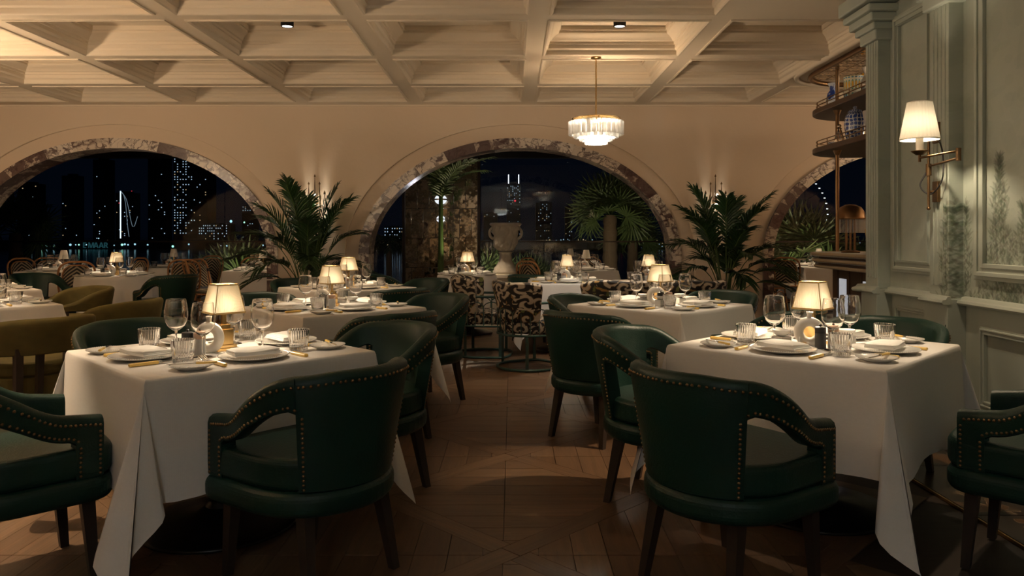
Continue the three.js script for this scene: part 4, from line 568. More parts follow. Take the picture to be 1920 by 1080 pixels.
function makeLeatherChair() {
  const t = new THREE.Group(); t.name = 'leather_chair'; t.userData = { category: 'chair', group: 'green leather armchairs' };
  const path = uPath(.252, .255, .03, -.225), hf = path.half, B = .222, PO = hf - .09;  // half length, back panel half, post start
  const yt = s => { const a = Math.abs(s); return .80 - .012 * smooth(.1, B, a) - .132 * smooth(B - .01, PO - .03, a) - .052 * clamp((a - B - .06) / (hf - B - .06)); };
  const band = s => lerp(.115, .095, smooth(B, PO, Math.abs(s)));
  const S = [], kind = []; const add = (s, k) => { S.push(s); kind.push(k); };
  const rad = .035;
  for (let i = 0; i <= 4; i++) add(lerp(-hf, -PO, i / 4), 0);
  add(-PO + .0005, 1); for (let i = 1; i < 16; i++) add(lerp(-PO, -B, i / 16), 1); add(-B - .0005, 1);
  for (let i = 0; i <= 26; i++) add(lerp(-B, B, i / 26), 0);
  add(B + .0005, 1); for (let i = 1; i < 16; i++) add(lerp(B, PO, i / 16), 1); add(PO - .0005, 1);
  for (let i = 0; i <= 4; i++) add(lerp(PO, hf, i / 4), 0);
  const open = s => yt(s) - band(s) - .014 * Math.pow(clamp(1 - (Math.abs(s) - B) / .022), 2) - .012 * Math.pow(clamp(1 - (PO - Math.abs(s)) / .02), 2);
  const yb = (s, i) => kind[i] ? open(s) : .385;
  const th = s => lerp(.062, .058, smooth(B, PO, Math.abs(s))), wl = s => lerp(.02, 1, smooth(hf, .28, Math.abs(s)));
  const LEAN = .17;
  const sh = part('back_shell', shell(path, S, yb, yt, th, LEAN, wl), M.leather, t);
  part('seat_rail', boxUV(slabFrom(footprint(.252, .255, .03, -.225, .04, .03), .300, .092, .034, 5), 4), M.leather, t);
  const cu = part('seat_cushion', boxUV(slabFrom(footprint(.252, .255, .03, -.235, .022, .05), .388, .11, .026, 5), 4), M.leather, t);
  { const f = footprint(.252, .255, .03, -.235, .008, .05).getPoints(6).map(p => new THREE.Vector3(p.x, .490, p.y)); part('piping', new THREE.TubeGeometry(new THREE.CatmullRomCurve3(f, true), 110, .0035, 5, true), M.leather, cu); }
  // nails
  const nail = new THREE.SphereGeometry(.0062, 6, 3, 0, Math.PI * 2, 0, Math.PI / 2), gs = [], at = (s, y) => { const p = path(s), off = th(s) / 2 + LEAN * Math.max(0, y - .40) * wl(s) - .0005, g = nail.clone().rotateX(Math.PI / 2).rotateY(Math.atan2(p.nx, p.nz)); gs.push(g.translate(p.x + p.nx * off, y, p.z + p.nz * off)); };
  const step = .0165; for (let s = -hf + .012; s < hf - .01; s += step) at(s, yt(s) - .034);
  for (const q of [-1, 1]) { for (let y = .40; y < yt(hf) - .045; y += step) at(q * (hf - .012), y); for (let y = .40; y < open(PO) - .0; y += step) at(q * (PO + .014), y); for (let y = .40; y < open(B); y += step) at(q * (B - .014), y); let last = PO + .01; for (let s = PO + .006; s > B - .006; s -= step * .95) at(q * s, open(clamp(s, B, PO)) + .016); }
  part('nailhead_trim', mergeGeometries(gs), M.brassNail, sh, 'antique brass nailhead trim').userData.kind = 'stuff';
  // seams on the outside of the back
  for (const q of [-1, 1]) { const pts = []; for (let k = 0; k <= 8; k++) { const y = lerp(open(B) + .02, yt(B) - .004, k / 8), p = path(q * (B - .0)), off = th(B) / 2 + LEAN * (y - .4) * wl(B); pts.push(new THREE.Vector3(p.x + p.nx * off, y, p.z + p.nz * off)); } part('seam', new THREE.TubeGeometry(new THREE.CatmullRomCurve3(pts), 10, .0018, 4), M.leather, sh); }
  for (const [x, z, X, Z] of [[.19, -.19, .195, -.215], [-.19, -.19, -.195, -.215], [.175, .19, .20, .245], [-.175, .19, -.20, .245]]) part('leg', leg(x, z, X, Z, .31), M.darkWood, t);
  return t;
}
const leatherChair = makeLeatherChair();
const chairs = [ // x, depth, facing x, facing depth, label
  [-.76, 2.79, -.82, .57, 'dark green leather armchair, back to us, before the left front table'],
  [.80, 2.72, .82, .57, 'dark green leather armchair, back to us, before the right front table'],
  [-1.82, 2.72, .70, .70, 'green leather armchair cropped at the bottom left corner'],
  [2.00, 2.80, -.70, .70, 'green leather armchair cropped at the bottom right corner'],
  [-.74, 3.69, -.70, -.70, 'green leather armchair at far right side of the left front table'],
  [-1.86, 3.83, .70, -.70, 'green leather armchair at far left side of the left front table'],
  [.76, 3.56, .86, -.50, 'bright green leather armchair at far left side of the right front table'],
  [1.90, 3.92, -.70, -.70, 'green leather armchair between right front table and green wall'],
  [-.83, 4.64, -.70, .70, 'green leather armchair, back to us, at second left table'],
  [-.69, 5.66, -.70, -.70, 'green leather armchair facing us at second left table, aisle side'],
  [-1.86, 5.72, .70, -.70, 'green leather armchair at far left side of second left table'],
  [.56, 4.69, .70, .70, 'green leather armchair, back to us, at second right table'],
  [.64, 5.60, .80, -.60, 'green leather armchair facing us at second right table, aisle side'],
  [1.60, 5.98, -.70, -.70, 'green leather armchair at far right side of second right table'],
  [1.64, 4.90, -.70, .70, 'green leather armchair behind the wine glasses of the right front table'],
  [-1.10, 6.66, -.70, .70, 'green leather armchair, back to us, at third left table'],
  [-1.02, 7.78, -.70, -.70, 'green leather armchair facing us at third left table'],
  [-2.13, 7.72, .70, -.70, 'green leather armchair under the left kentia palm'],
  [-1.34, 9.02, .9, .3, 'green leather armchair left of the round table by the mirror'],
  [-5.62, 8.98, .9, -.3, 'green leather armchair left of round table in left arch'],
  [-4.14, 8.92, -.85, .5, 'green leather armchair right of round table in left arch'],
  [.30, 9.05, .4, .9, 'green leather armchair beneath the stone urn'],
];
chairs.forEach(([x, d, fx, fd, l], i) => { const c = i ? dup(leatherChair, l, [x, 0, d], turnTo(fx, fd)) : leatherChair; if (!i) { c.name = numbered('leather_chair'); c.userData.label = l; c.position.set(x, 0, -d); c.rotation.y = turnTo(fx, fd); scene.add(c); } });

function makeVelvetChair() {
  const t = new THREE.Group(); t.name = 'velvet_chair'; t.userData = { category: 'chair', group: 'olive velvet chairs' };
  const path = uPath(.285, .26, .02, -.20), hf = path.half, S = []; for (let i = 0; i <= 44; i++) S.push(lerp(-hf, hf, i / 44));
  const yt = s => .755 - .02 * smooth(.15, .35, Math.abs(s)) - .12 * smooth(.30, hf - .02, Math.abs(s)), yb = s => .535 + .02 * smooth(.3, hf, Math.abs(s));
  part('back_shell', shell(path, S, yb, yt, () => .065, .16, s => lerp(.1, 1, smooth(hf, .25, Math.abs(s)))), M.velvet, t);
  part('seat_cushion', boxUV(slabFrom(footprint(.25, .235, .02, -.25, .02, .03), .395, .09, .03, 4), 2), M.velvet, t); part('seat_base', boxUV(slabFrom(footprint(.25, .235, .02, -.25, .012, .03), .20, .20, .014, 3), 2), M.velvet, t);
  for (const [x, z] of [[.285, -.16], [-.285, -.16], [.20, .255], [-.20, .255]]) part('post', leg(x * .97, z * 1.02, x, z * 1.05, .58, .042, .036), M.darkWood, t);
  for (const [x, z] of [[.08, .26], [-.08, .26]]) part('back_strut', leg(x, z + .02, x, z - .01, .56, .036, .03), M.darkWood, t);
  return t;
}
const velvetChair = makeVelvetChair(); velvetChair.name = 'velvet_chair';
[[-3.05, 4.72, -.85, .5, 'olive velvet chair nearest us at the left edge'], [-3.15, 5.88, -.95, .1, 'olive velvet chair, middle one, behind the green chair back'], [-4.22, 7.15, -.6, -.8, 'olive velvet chair farthest back of the three'], [-4.6, 4.7, .7, .7, 'olive velvet chair cut by the left picture edge']].forEach(([x, d, fx, fd, l]) => dup(velvetChair, l, [x, 0, d], turnTo(fx, fd)));

// caged metal chairs with printed cushions
function makeCageChair() {
  const t = new THREE.Group(); t.name = 'cage_chair'; t.userData = { category: 'chair', group: 'patterned cage chairs' };
  const path = uPath(.29, .28, .02, -.22), hf = path.half, ring = (y, r, closed) => { const p = []; for (let i = 0; i <= 40; i++) { const q = path(lerp(-hf, hf, i / 40)); p.push([q.x, y, q.z]); } if (closed) p.push([-.15, y, -.28], [0, y, -.29], [.15, y, -.28]); return tube(p, r, 100, 6, closed); };
  part('base_ring', ring(.014, .013, true), M.patina, t); part('seat_ring', ring(.33, .011, true), M.patina, t); part('top_rail', ring(.63, .012, false), M.patina, t);
  for (const s of [-hf + .01, -hf * .45, hf * .45, hf - .01]) { const q = path(s); part('leg', box(.03, .34, .008, 0, .17, 0).rotateY(Math.atan2(q.nx, q.nz)).translate(q.x, 0, q.z), M.patina, t); }
  const n = 16; for (let i = 0; i <= n; i++) { const q = path(lerp(-hf + .01, hf - .01, i / n)); part('rod', cyl(.0055, .0055, i % 2 ? .3 : .19, 6, q.x, .33 + (i % 2 ? .15 : .095), q.z), M.patina, t); }
  for (let i = 0; i + 2 <= n; i += 2) { const pts = []; for (let k = 0; k <= 8; k++) { const a = Math.PI * k / 8, q = path(lerp(-hf + .01, hf - .01, (i + 1 - Math.cos(a)) / n)); pts.push([q.x, .52 + .055 * Math.sin(a), q.z]); } part('arch_rod', tube(pts, .0055, 14, 5), M.patina, t); }
  const cu = boxUV(slabFrom(footprint(.25, .23, .02, -.24, .01, .03), .34, .13, .045, 4), .8); part('seat_cushion', cu, M.jungle, t, 'black cushion with tropical flower print');
  const bp = uPath(.235, .22, .0, -.02), S = []; for (let i = 0; i <= 30; i++) S.push(lerp(-bp.half * .86, bp.half * .86, i / 30)); const g = shell(bp, S, () => .45, s => .83 - .05 * Math.pow(Math.abs(s) / bp.half, 3) + .008 * Math.sin(s * 18), () => .09, .22, () => 1); g.attributes.uv.array.forEach((v, i, a) => a[i] = v * .19); part('back_cushion', g, M.jungle, t, 'black back cushion with tropical flower print');
  return t;
}
const cageChair = makeCageChair();
[[.16, 7.12, .9, .45, 'patterned cage chair nearest the aisle, back to us'], [-.30, 7.86, .97, -.1, 'patterned cage chair farther along the aisle'], [1.02, 7.28, .1, 1, 'patterned cage chair behind the second right table, back to us'], [1.74, 7.34, -.15, 1, 'patterned cage chair before the right kentia palm']].forEach(([x, d, fx, fd, l]) => dup(cageChair, l, [x, 0, d], turnTo(fx, fd)));

// rattan bistro chairs of the veranda
function makeRattan() {
  const t = new THREE.Group(); t.name = 'rattan_chair'; t.userData = { category: 'chair', group: 'rattan bistro chairs on the veranda' };
  const hoop = (w, top, z0, z1) => [[-w * .86, .44, z0], [-w * .98, .62, lerp(z0, z1, .5)], [-w * .92, top - .07, z1], [-w * .55, top - .008, z1 + .01], [0, top, z1 + .015], [w * .55, top - .008, z1 + .01], [w * .92, top - .07, z1], [w * .98, .62, lerp(z0, z1, .5)], [w * .86, .44, z0]];
  part('back_frame', tube(hoop(.215, .90, .17, .27), .014, 50, 7), M.rattan, t); part('inner_hoop', tube(hoop(.165, .855, .178, .268), .010, 44, 6), M.rattan, t);
  const wv = gridGeo(10, 10, (u, v) => { const x = (u - .5) * 2, y = lerp(.50, .845 - .05 * x ** 4, v); return [x * .155, y, lerp(.185, .262, (y - .44) / .42) + .012 * (1 - x * x)]; }); part('woven_back', wv, M.weave, t, 'black and cream chevron woven back');
  part('seat', lathe([[0, .435], [.2, .435], [.215, .445], [.215, .46], [.2, .468], [0, .462]], 28), M.weave, t); part('seat_rim', new THREE.TorusGeometry(.212, .013, 6, 36).rotateX(Math.PI / 2).translate(0, .445, 0), M.rattan, t);
  for (const [x, z] of [[.16, -.15], [-.16, -.15], [.17, .16], [-.17, .16]]) { const l = part('leg', bar([x, .44, z], [x * 1.25, 0, z * 1.35], .014, .014, 8), M.rattan, t); part('binding', bar([x * 1.05, .36, z * 1.07], [x * 1.08, .32, z * 1.1], .017, .017, 8), M.rattanBind, l); }
  for (const [a, b] of [[[.18, .20, -.18], [-.18, .20, -.18]], [[.19, .2, .19], [-.19, .2, .19]], [[.18, .22, -.18], [.19, .22, .19]], [[-.18, .22, -.18], [-.19, .22, .19]]]) part('stretcher', bar(a, b, .009, .009, 6), M.rattan, t);
  for (const s of [-1, 1]) { part('brace', tube([[s * .16, .30, -.17], [s * .19, .40, -.02], [s * .16, .30, .17]], .008, 14, 5), M.rattan, t); part('binding', bar([s * .2, .72, .235], [s * .2, .76, .245], .018, .018, 8), M.rattanBind, t); }
  return t;
}
const rattan = makeRattan();
[[-7.45, 10.45, .9, .3, 'rattan chair at the far left edge, nearer one'], [-7.25, 11.3, .9, -.4, 'rattan chair at the far left edge, farther one'], [-7.15, 11.5, .5, -.9, 'rattan chair behind the left veranda table, left side'], [-5.95, 11.45, -.5, -.85, 'rattan chair behind the left veranda table, right side'],
[-5.95, 10.15, -.6, .8, 'rattan chair before the left veranda table'], [-4.82, 11.05, -.3, .95, 'rattan chair with chevron back behind the green chair'], [-4.38, 10.95, .95, -.25, 'rattan chair seen side on left of the pier table'], [-4.28, 10.45, .8, .5, 'rattan chair angled before the pier table'], [-4.05, 11.75, .3, -.95, 'rattan chair behind the veranda table by the pier'], [-5.2, 12.55, -.2, -.95, 'rattan chair behind the rear left veranda table'],
[.40, 10.4, .7, .7, 'rattan chair left of the centre veranda table, nearer one'], [.46, 11.5, .8, -.6, 'rattan chair left of the centre veranda table, farther one'], [1.25, 12.0, 0, -1, 'rattan chair behind the centre veranda table'], [1.75, 10.7, -.8, .5, 'rattan chair right of the centre veranda table'],
[4.45, 12.1, .4, .9, 'rattan chair left of the veranda table in right arch'], [5.75, 12.15, -.7, .6, 'rattan chair right of the veranda table in right arch'], [4.0, 11.6, .8, .5, 'rattan chair half hidden by the right arch marble']].forEach(([x, d, fx, fd, l]) => dup(rattan, l, [x, 0, d], turnTo(fx, fd)));

// ------------------------------------------------------------------ tables and what stands on them
const TOP = .75;
function clothSquare(side, seed, drop = .42) {
  const r = rng(seed), h = side / 2, cols = [], NS = 12, NC = 22; // columns round the edge: each gives top point, and a function of the hanging depth
  const dirs = [[1, 0], [0, 1], [-1, 0], [0, -1]];
  for (let k = 0; k < 4; k++) {
    const n = dirs[k], e = [-n[1], n[0]], ph = r() * 6, am = .012 + .012 * r(), sg = r() < .5 ? -1 : 1, w1 = .8 + .5 * r();
    for (let i = 0; i < NS; i++) { const u = lerp(-1, 1, (i + .0) / NS), ed = Math.abs(u); cols.push({ top: [n[0] * h + e[0] * u * h, n[1] * h + e[1] * u * h], out: q => { const o = .012 + q * .05 + am * q / drop * Math.sin(u * 4.2 + ph); return [n[0] * o, n[1] * o]; }, len: drop + .012 * Math.sin(u * 3 + ph) }); }
    const n2 = dirs[(k + 1) % 4], c = [(n[0] + n2[0]) * h, (n[1] + n2[1]) * h], dg = [(n[0] + n2[0]) * Math.SQRT1_2, (n[1] + n2[1]) * Math.SQRT1_2], tg = [-dg[1], dg[0]];
    for (let i = 0; i < NC; i++) { const a = lerp(-1, 1, i / NC), f = 1 - Math.abs(a); cols.push({ top: c, out: q => { const Q = Math.max(0, q - .03), rad = .014 + q * .05 + Q * (.21 * Math.pow(f, 1.15) - .05 * Math.sin(f * 6.3)), lat = Q * (.13 * Math.sin(a * Math.PI) * w1 + sg * .085 * Math.sin(f * Math.PI * 2.2)) + a * q * .02; return [dg[0] * rad + tg[0] * lat, dg[1] * rad + tg[1] * lat]; }, len: drop + .26 * Math.pow(f, 1.5) }); }
  }
  const n = cols.length, ts = [0, .012, .03, .06, .1, .16, .24, .33, .43, .54, .66, .78, .9, 1], pos = [], uv = [], idx = [], rE = .016;
  const push = (x, y, z, u, v) => { pos.push(x, y, z); uv.push(u, v); };
  const inset = [.0, .35, .7, .93]; // top rows
  for (const s of inset) cols.forEach(c => push(c.top[0] * s, TOP, c.top[1] * s, c.top[0] * s * 5, c.top[1] * s * 5));
  const base = inset.length * n; let rows = inset.length;
  ts.forEach(t => { cols.forEach((c, i) => { const q = c.len * t, o = q < rE ? (() => { const s = c.out(0), m = Math.hypot(...s) || 1, k = Math.sin(q / rE * 1.57) * .012; return [s[0] / m * k, s[1] / m * k]; })() : c.out(q); push(c.top[0] * .985 + o[0], TOP - (q < rE ? rE * (1 - Math.cos(q / rE * 1.57)) * .8 : q), c.top[1] * .985 + o[1], i * .18, q * 5); }); rows++; });
  for (let j = 0; j + 1 < rows; j++) for (let i = 0; i < n; i++) { const a = j * n + i, b = j * n + (i + 1) % n; idx.push(a, b, a + n, b, b + n, a + n); }
  const g = new THREE.BufferGeometry(); g.setAttribute('position', new THREE.Float32BufferAttribute(pos, 3)); g.setAttribute('uv', new THREE.Float32BufferAttribute(uv, 2)); g.setIndex(idx); g.computeVertexNormals(); return g;
}
function clothRound(R, seed, drop = .52) {
  const r = rng(seed), ph = r() * 6, N = 96, ts = [0, .03, .08, .16, .28, .42, .58, .75, .9, 1]; const pos = [], uv = [], idx = [];
  const rowsR = [0, .5, .95]; const put = (x, y, z, u, v) => { pos.push(x, y, z); uv.push(u, v); };
  for (const s of rowsR) for (let i = 0; i < N; i++) { const a = i / N * 6.2832; put(R * s * Math.cos(a), TOP, R * s * Math.sin(a), R * s * Math.cos(a) * 5, R * s * Math.sin(a) * 5); }
  for (const t of ts) for (let i = 0; i < N; i++) { const a = i / N * 6.2832, q = t * drop, w = Math.pow(t, .8) * (.028 * Math.sin(a * 13 + ph + .8 * Math.sin(a * 3)) + .012 * Math.sin(a * 7 + 2 * ph)), rr = R + .012 * Math.min(1, t / .03) + q * .06 + w; put(rr * Math.cos(a), TOP - q, rr * Math.sin(a), i * .15, q * 5); }
  const rows = rowsR.length + ts.length; for (let j = 0; j + 1 < rows; j++) for (let i = 0; i < N; i++) { const a = j * N + i, b = j * N + (i + 1) % N; idx.push(a, b, a + N, b, b + N, a + N); }
  const g = new THREE.BufferGeometry(); g.setAttribute('position', new THREE.Float32BufferAttribute(pos, 3)); g.setAttribute('uv', new THREE.Float32BufferAttribute(uv, 2)); g.setIndex(idx); g.computeVertexNormals(); return g;
}
// tableware, one of each kind; copies share geometry
const G = {};
G.wine = (seg => lathe([[0, .0005], [.036, .0005], [.0365, .002], [.030, .004], [.010, .007], [.0052, .014], [.0042, .03], [.0042, .075], [.0062, .086], [.018, .093], [.034, .107], [.045, .128], [.0490, .150], [.0480, .175], [.0440, .203], [.0402, .2235], [.0396, .2240], [.0390, .2230], [.0428, .203], [.0467, .175], [.0477, .150], [.0437, .129], [.0328, .1085], [.017, .0955], [.004, .0922], [0, .0920]], seg));
G.wineHi = G.wine(40); G.wineLo = G.wine(20);
function tumbler(seg) { const out = [[0, .0005], [.030, .0005], [.033, .004], [.0335, .012], [.035, .03], [.039, .06], [.0415, .088], [.0418, .0905]], inn = [[.0396, .0905], [.0392, .088], [.0365, .06], [.0325, .032], [.029, .018], [.0, .0165]], n = out.length + inn.length; const all = [...out, ...inn].map(([R, y]) => [R * 1.1, y * 1.03]); return gridGeo(seg, n - 1, (u, v) => { const k = Math.round(v * (n - 1)), [R, y] = all[k], a = -u * 6.2832, fl = k > 1 && k < out.length - 1 ? .0017 * Math.sin(a * 26) : 0; return [(R + fl) * Math.cos(a), y, (R + fl) * Math.sin(a)]; }); }
G.tumblerHi = tumbler(156); G.tumblerLo = tumbler(104);
const plate = (R, seg) => lathe([[0, .006], [R * .62, .006], [R * .66, .0085], [R * .80, .013], [R * .97, .0175], [R, .0185], [R * .995, .0155], [R * .80, .0085], [R * .62, .002], [R * .58, .0004], [0, .0004]].reverse(), seg);
const beads = (R, n) => { const gs = []; for (let k = 0; k < n; k++) { const a = k / n * 6.2832; gs.push(new THREE.OctahedronGeometry(.0026).translate(R * Math.cos(a), .0185, R * Math.sin(a))); } return mergeGeometries(gs); };
G.plate = plate(.138, 56); G.bread = plate(.078, 44); G.plateBeads = beads(.136, 96); G.breadBeads = beads(.0765, 56);
G.napkin = (() => { const r = rng(4), gs = []; for (let k = 0; k < 3; k++) { const W = .155 - .003 * k, D = .098 - .002 * k, y0 = .0072 * k, dx = (r() - .5) * .007; const g = new THREE.BoxGeometry(W, .0094, D, 12, 2, 8), p = g.attributes.position; for (let i = 0; i < p.count; i++) { const x = p.getX(i), z = p.getZ(i), ed = clamp((Math.abs(x) / (W / 2) - .85) / .15), ez = clamp((Math.abs(z) / (D / 2) - .8) / .2); p.setY(i, p.getY(i) * (1 - .42 * Math.max(ed, ez) ** 3) + y0 + .0047 + .0034 * Math.sin(x * 34 + k) * Math.cos(z * 28 + k) * (k / 2) - .0016 * k * Math.max(ed, ez)); p.setX(i, x + dx); } g.computeVertexNormals(); gs.push(g); } return mergeGeometries(gs); })();
function knifeThing() { const t = new THREE.Group(); part('handle', rbox(.017, .011, .092, .005, 0, .0058, .062, 3), M.ivory, t, 'yellow ivory-look handle'); part('ferrule', rbox(.015, .010, .012, .003, 0, .0056, .011), M.steel, t); const s = new THREE.Shape(); s.moveTo(-.007, 0); s.lineTo(-.008, .07); s.quadraticCurveTo(-.007, .112, .006, .118); s.quadraticCurveTo(.009, .09, .007, 0); s.closePath(); part('blade', new THREE.ExtrudeGeometry(s, { depth: .0014, bevelEnabled: false }).rotateX(-Math.PI / 2).translate(0, .004, .006), M.steel, t); return t; }
function forkThing() { const t = new THREE.Group(); part('handle', rbox(.017, .011, .082, .005, 0, .0058, .066, 3), M.ivory, t, 'yellow ivory-look handle'); part('ferrule', rbox(.014, .010, .012, .003, 0, .0056, .02), M.steel, t); part('neck', tube([[0, .0056, .018], [0, .006, -.01], [0, .004, -.028]], .0032, 10, 6), M.steel, t); const s = new THREE.Shape(); s.moveTo(-.004, 0); s.quadraticCurveTo(-.013, .008, -.0125, .02); for (let k = 0; k < 4; k++) { const x = -.0125 + k * .0073; s.lineTo(x, .062); s.lineTo(x + .003, .062); s.lineTo(x + .0032, .024); if (k < 3) s.lineTo(x + .0071, .024); } s.lineTo(.0125, .02); s.quadraticCurveTo(.013, .008, .004, 0); s.closePath(); const g = new THREE.ExtrudeGeometry(s, { depth: .0018, bevelEnabled: false }).rotateX(-Math.PI / 2).translate(0, .003, -.026), p = g.attributes.position; for (let i = 0; i < p.count; i++) { const z = -p.getZ(i) - .026; p.setY(i, p.getY(i) + .9 * Math.max(0, z) * Math.max(0, z - .01) * 4); } g.computeVertexNormals(); part('tines', g, M.steel, t); return t; }
function lampThing(terrace) {
  const t = new THREE.Group(), W0 = .069, W1 = .045, Y0 = .162, Y1 = .288; // half sides and heights of the shade
  if (!terrace) {
    part('foot', join(rbox(.098, .012, .098, .001, 0, .006, 0), rbox(.084, .012, .084, .001, 0, .0185, 0)), M.brass, t); part('block', rbox(.062, .068, .062, .0015, 0, .058, 0), M.brass, t); part('block_cap', rbox(.044, .02, .044, .0015, 0, .102, 0), M.brass, t); part('stem', box(.018, .06, .018, 0, .142, 0), M.brass, t);
    const face = new THREE.BufferGeometry(); const pos = [], uv = []; const N = 48;
    for (let k = 0; k < 4; k++) for (let i = 0; i < N; i++) for (const [a, b] of [[[i, 0], [i + 1, 0]], 0].slice(0, 1)) { const P3 = (ii, v) => { const u = ii / N * 2 - 1, w = lerp(W0, W1, v), o = (ii % 2 ? .0019 : -.0009) * (Math.abs(u) < .97 ? 1 : 0), x = u * w * .93, z = w + o, ca = Math.cos(k * Math.PI / 2), sa = Math.sin(k * Math.PI / 2); return [x * ca + z * sa, lerp(Y0, Y1, v), -x * sa + z * ca]; }; const A = P3(i, 0), B = P3(i + 1, 0), C = P3(i + 1, 1), Dd = P3(i, 1); pos.push(...A, ...B, ...C, ...A, ...C, ...Dd); const q = i / N, q1 = (i + 1) / N; uv.push(q, 0, q1, 0, q1, 1, q, 0, q1, 1, q, 1); }
    for (let k = 0; k < 4; k++) { const c = (v, s) => { const w = lerp(W0, W1, v), x = .93 * w * s, z = w; return [x, z]; }; const R2 = ([x, z], y, kk) => { const ca = Math.cos(kk * Math.PI / 2), sa = Math.sin(kk * Math.PI / 2); return [x * ca + z * sa, y, -x * sa + z * ca]; }; const A = R2(c(0, 1), Y0, k), B = R2(c(0, -1), Y0, k + 1), C = R2(c(1, -1), Y1, k + 1), Dd = R2(c(1, 1), Y1, k); pos.push(...A, ...B, ...C, ...A, ...C, ...Dd); uv.push(0, 0, .01, 0, .01, 1, 0, 0, .01, 1, 0, 1); }
    face.setAttribute('position', new THREE.Float32BufferAttribute(pos, 3)); face.setAttribute('uv', new THREE.Float32BufferAttribute(uv, 2)); face.computeVertexNormals();
    const s = part('lamp_shade', face, M.shade, t, 'pleated cream fabric shade');
    const edge = (w, y, h) => { const p = [[-.93 * w, w], [.93 * w, w], [w, .93 * w], [w, -.93 * w], [.93 * w, -w], [-.93 * w, -w], [-w, -.93 * w], [-w, .93 * w]], g = []; p.forEach((a, i) => { const b = p[(i + 1) % 8]; const L = Math.hypot(b[0] - a[0], b[1] - a[1]); g.push(box(L + .002, h, .0022).rotateY(-Math.atan2(b[1] - a[1], b[0] - a[0])).translate((a[0] + b[0]) / 2, y, (a[1] + b[1]) / 2)); }); return join(g); };
    part('shade_trim', join(edge(W0 + .0012, Y0 + .003, .008), edge(W1 + .0012, Y1 - .003, .007), ...[[1, 1], [1, -1], [-1, 1], [-1, -1]].map(([a, b]) => bar([a * W0 * .975, Y0, b * W0 * .975], [a * W1 * .975, Y1, b * W1 * .975], .0024, .0024, 5))), M.shadeTrim, s, 'gold ribbon edging');
  } else {
    part('foot', lathe([[0, 0], [.05, 0], [.05, .008], [.012, .016], [.010, .12], [.010, .2], [0, .2]], 18), M.brass, t); part('lamp_shade', lathe([[.068, Y0], [.040, Y1]], 28), M.terraceShade, t, 'plain white cone shade');
  }
  part('bulb_light', new THREE.SphereGeometry(.011, 10, 8).translate(0, .186, 0), M.bulb, t); part('bulb_stem', cyl(.005, .005, .014, 8, 0, .170, 0), M.brass, t);
  const L = new THREE.PointLight(new THREE.Color(...WARM), terrace ? POWER.terraceLamp : POWER.tableLamp, 0, 2); L.position.set(0, .186, 0); L.shadow.radius = .5; L.castShadow = true; t.add(L); return t;
}
function vaseThing() { const t = new THREE.Group(); part('ring_body', new THREE.TorusGeometry(.046, .0215, 16, 40).scale(1, 1, 1.0).translate(0, .064, 0), M.ceramic, t); part('neck', lathe([[.012, .120], [.010, .132], [.0105, .145], [.0145, .152], [.0145, .155], [.009, .153], [.008, .125]], 20), M.ceramic, t); part('foot', lathe([[0, 0], [.020, 0], [.021, .004], [.016, .010], [0, .010]], 20), M.ceramic, t); return t; }
function millThing(dark) { const t = new THREE.Group(); part('body', lathe([[0, 0], [.0225, 0], [.0235, .002], [.0235, .068], [0, .068]], 24), dark ? M.greyMill : M.whiteMill, t); part('cap', lathe([[0, .0685], [.0235, .0685], [.0235, .092], [.021, .0955], [0, .0965]], 24), dark ? M.greyMillCap : M.pinkMillCap, t); part('knob', new THREE.SphereGeometry(.0062, 10, 8).translate(0, .1025, 0), dark ? M.greyMillCap : M.darkWood, t); return t; }
function bowlThing() { const t = new THREE.Group(); part('bowl', lathe([[0, .003], [.012, .0], [.02, .004], [.031, .013], [.0335, .022], [.032, .022], [.028, .0135], [0, .008]], 28), M.porcelain, t); return t; }
function boxThing() { const t = new THREE.Group(); part('block', rbox(.062, .045, .062, .003, 0, .0225, 0), M.porcelain, t); part('lid_line', rbox(.0635, .003, .0635, .001, 0, .038, 0), M.whiteMill, t); return t; }
function cardThing() { const t = new THREE.Group(); part('slab', join(rbox(.075, .011, .03, .0015, 0, .0055, 0), rbox(.07, .011, .022, .0015, 0, .017, .003)), M.brass, t); part('card', rbox(.012, .03, .006, .001, -.02, .036, 0), M.porcelain, t); return t; }
const proto = { knife: knifeThing(), fork: forkThing(), lamp: lampThing(false), terraceLamp: lampThing(true), vase: vaseThing(), millDark: millThing(true), millPale: millThing(false), bowl: bowlThing(), cube: boxThing(), card: cardThing() };
function mk(base, name, label, category, pos, turn, group) { const c = base.clone(); c.name = numbered(name); c.userData = {}; tag(c, label, category, group); c.position.set(pos[0], pos[1], -pos[2]); c.rotation.y = turn; scene.add(c); return c; }
function glassOf(name, geo, label, category, pos, turn, group) { return solo(name, geo, M.glass, label, category, pos, turn, group); }
function plateOf(geo, bd, name, label, pos, group) { const t = thing(name, label, 'plate', pos, 0, group); part('dish', geo, M.porcelain, t); part('beaded_rim', bd, M.porcelain, t).userData.kind = 'stuff'; return t; }
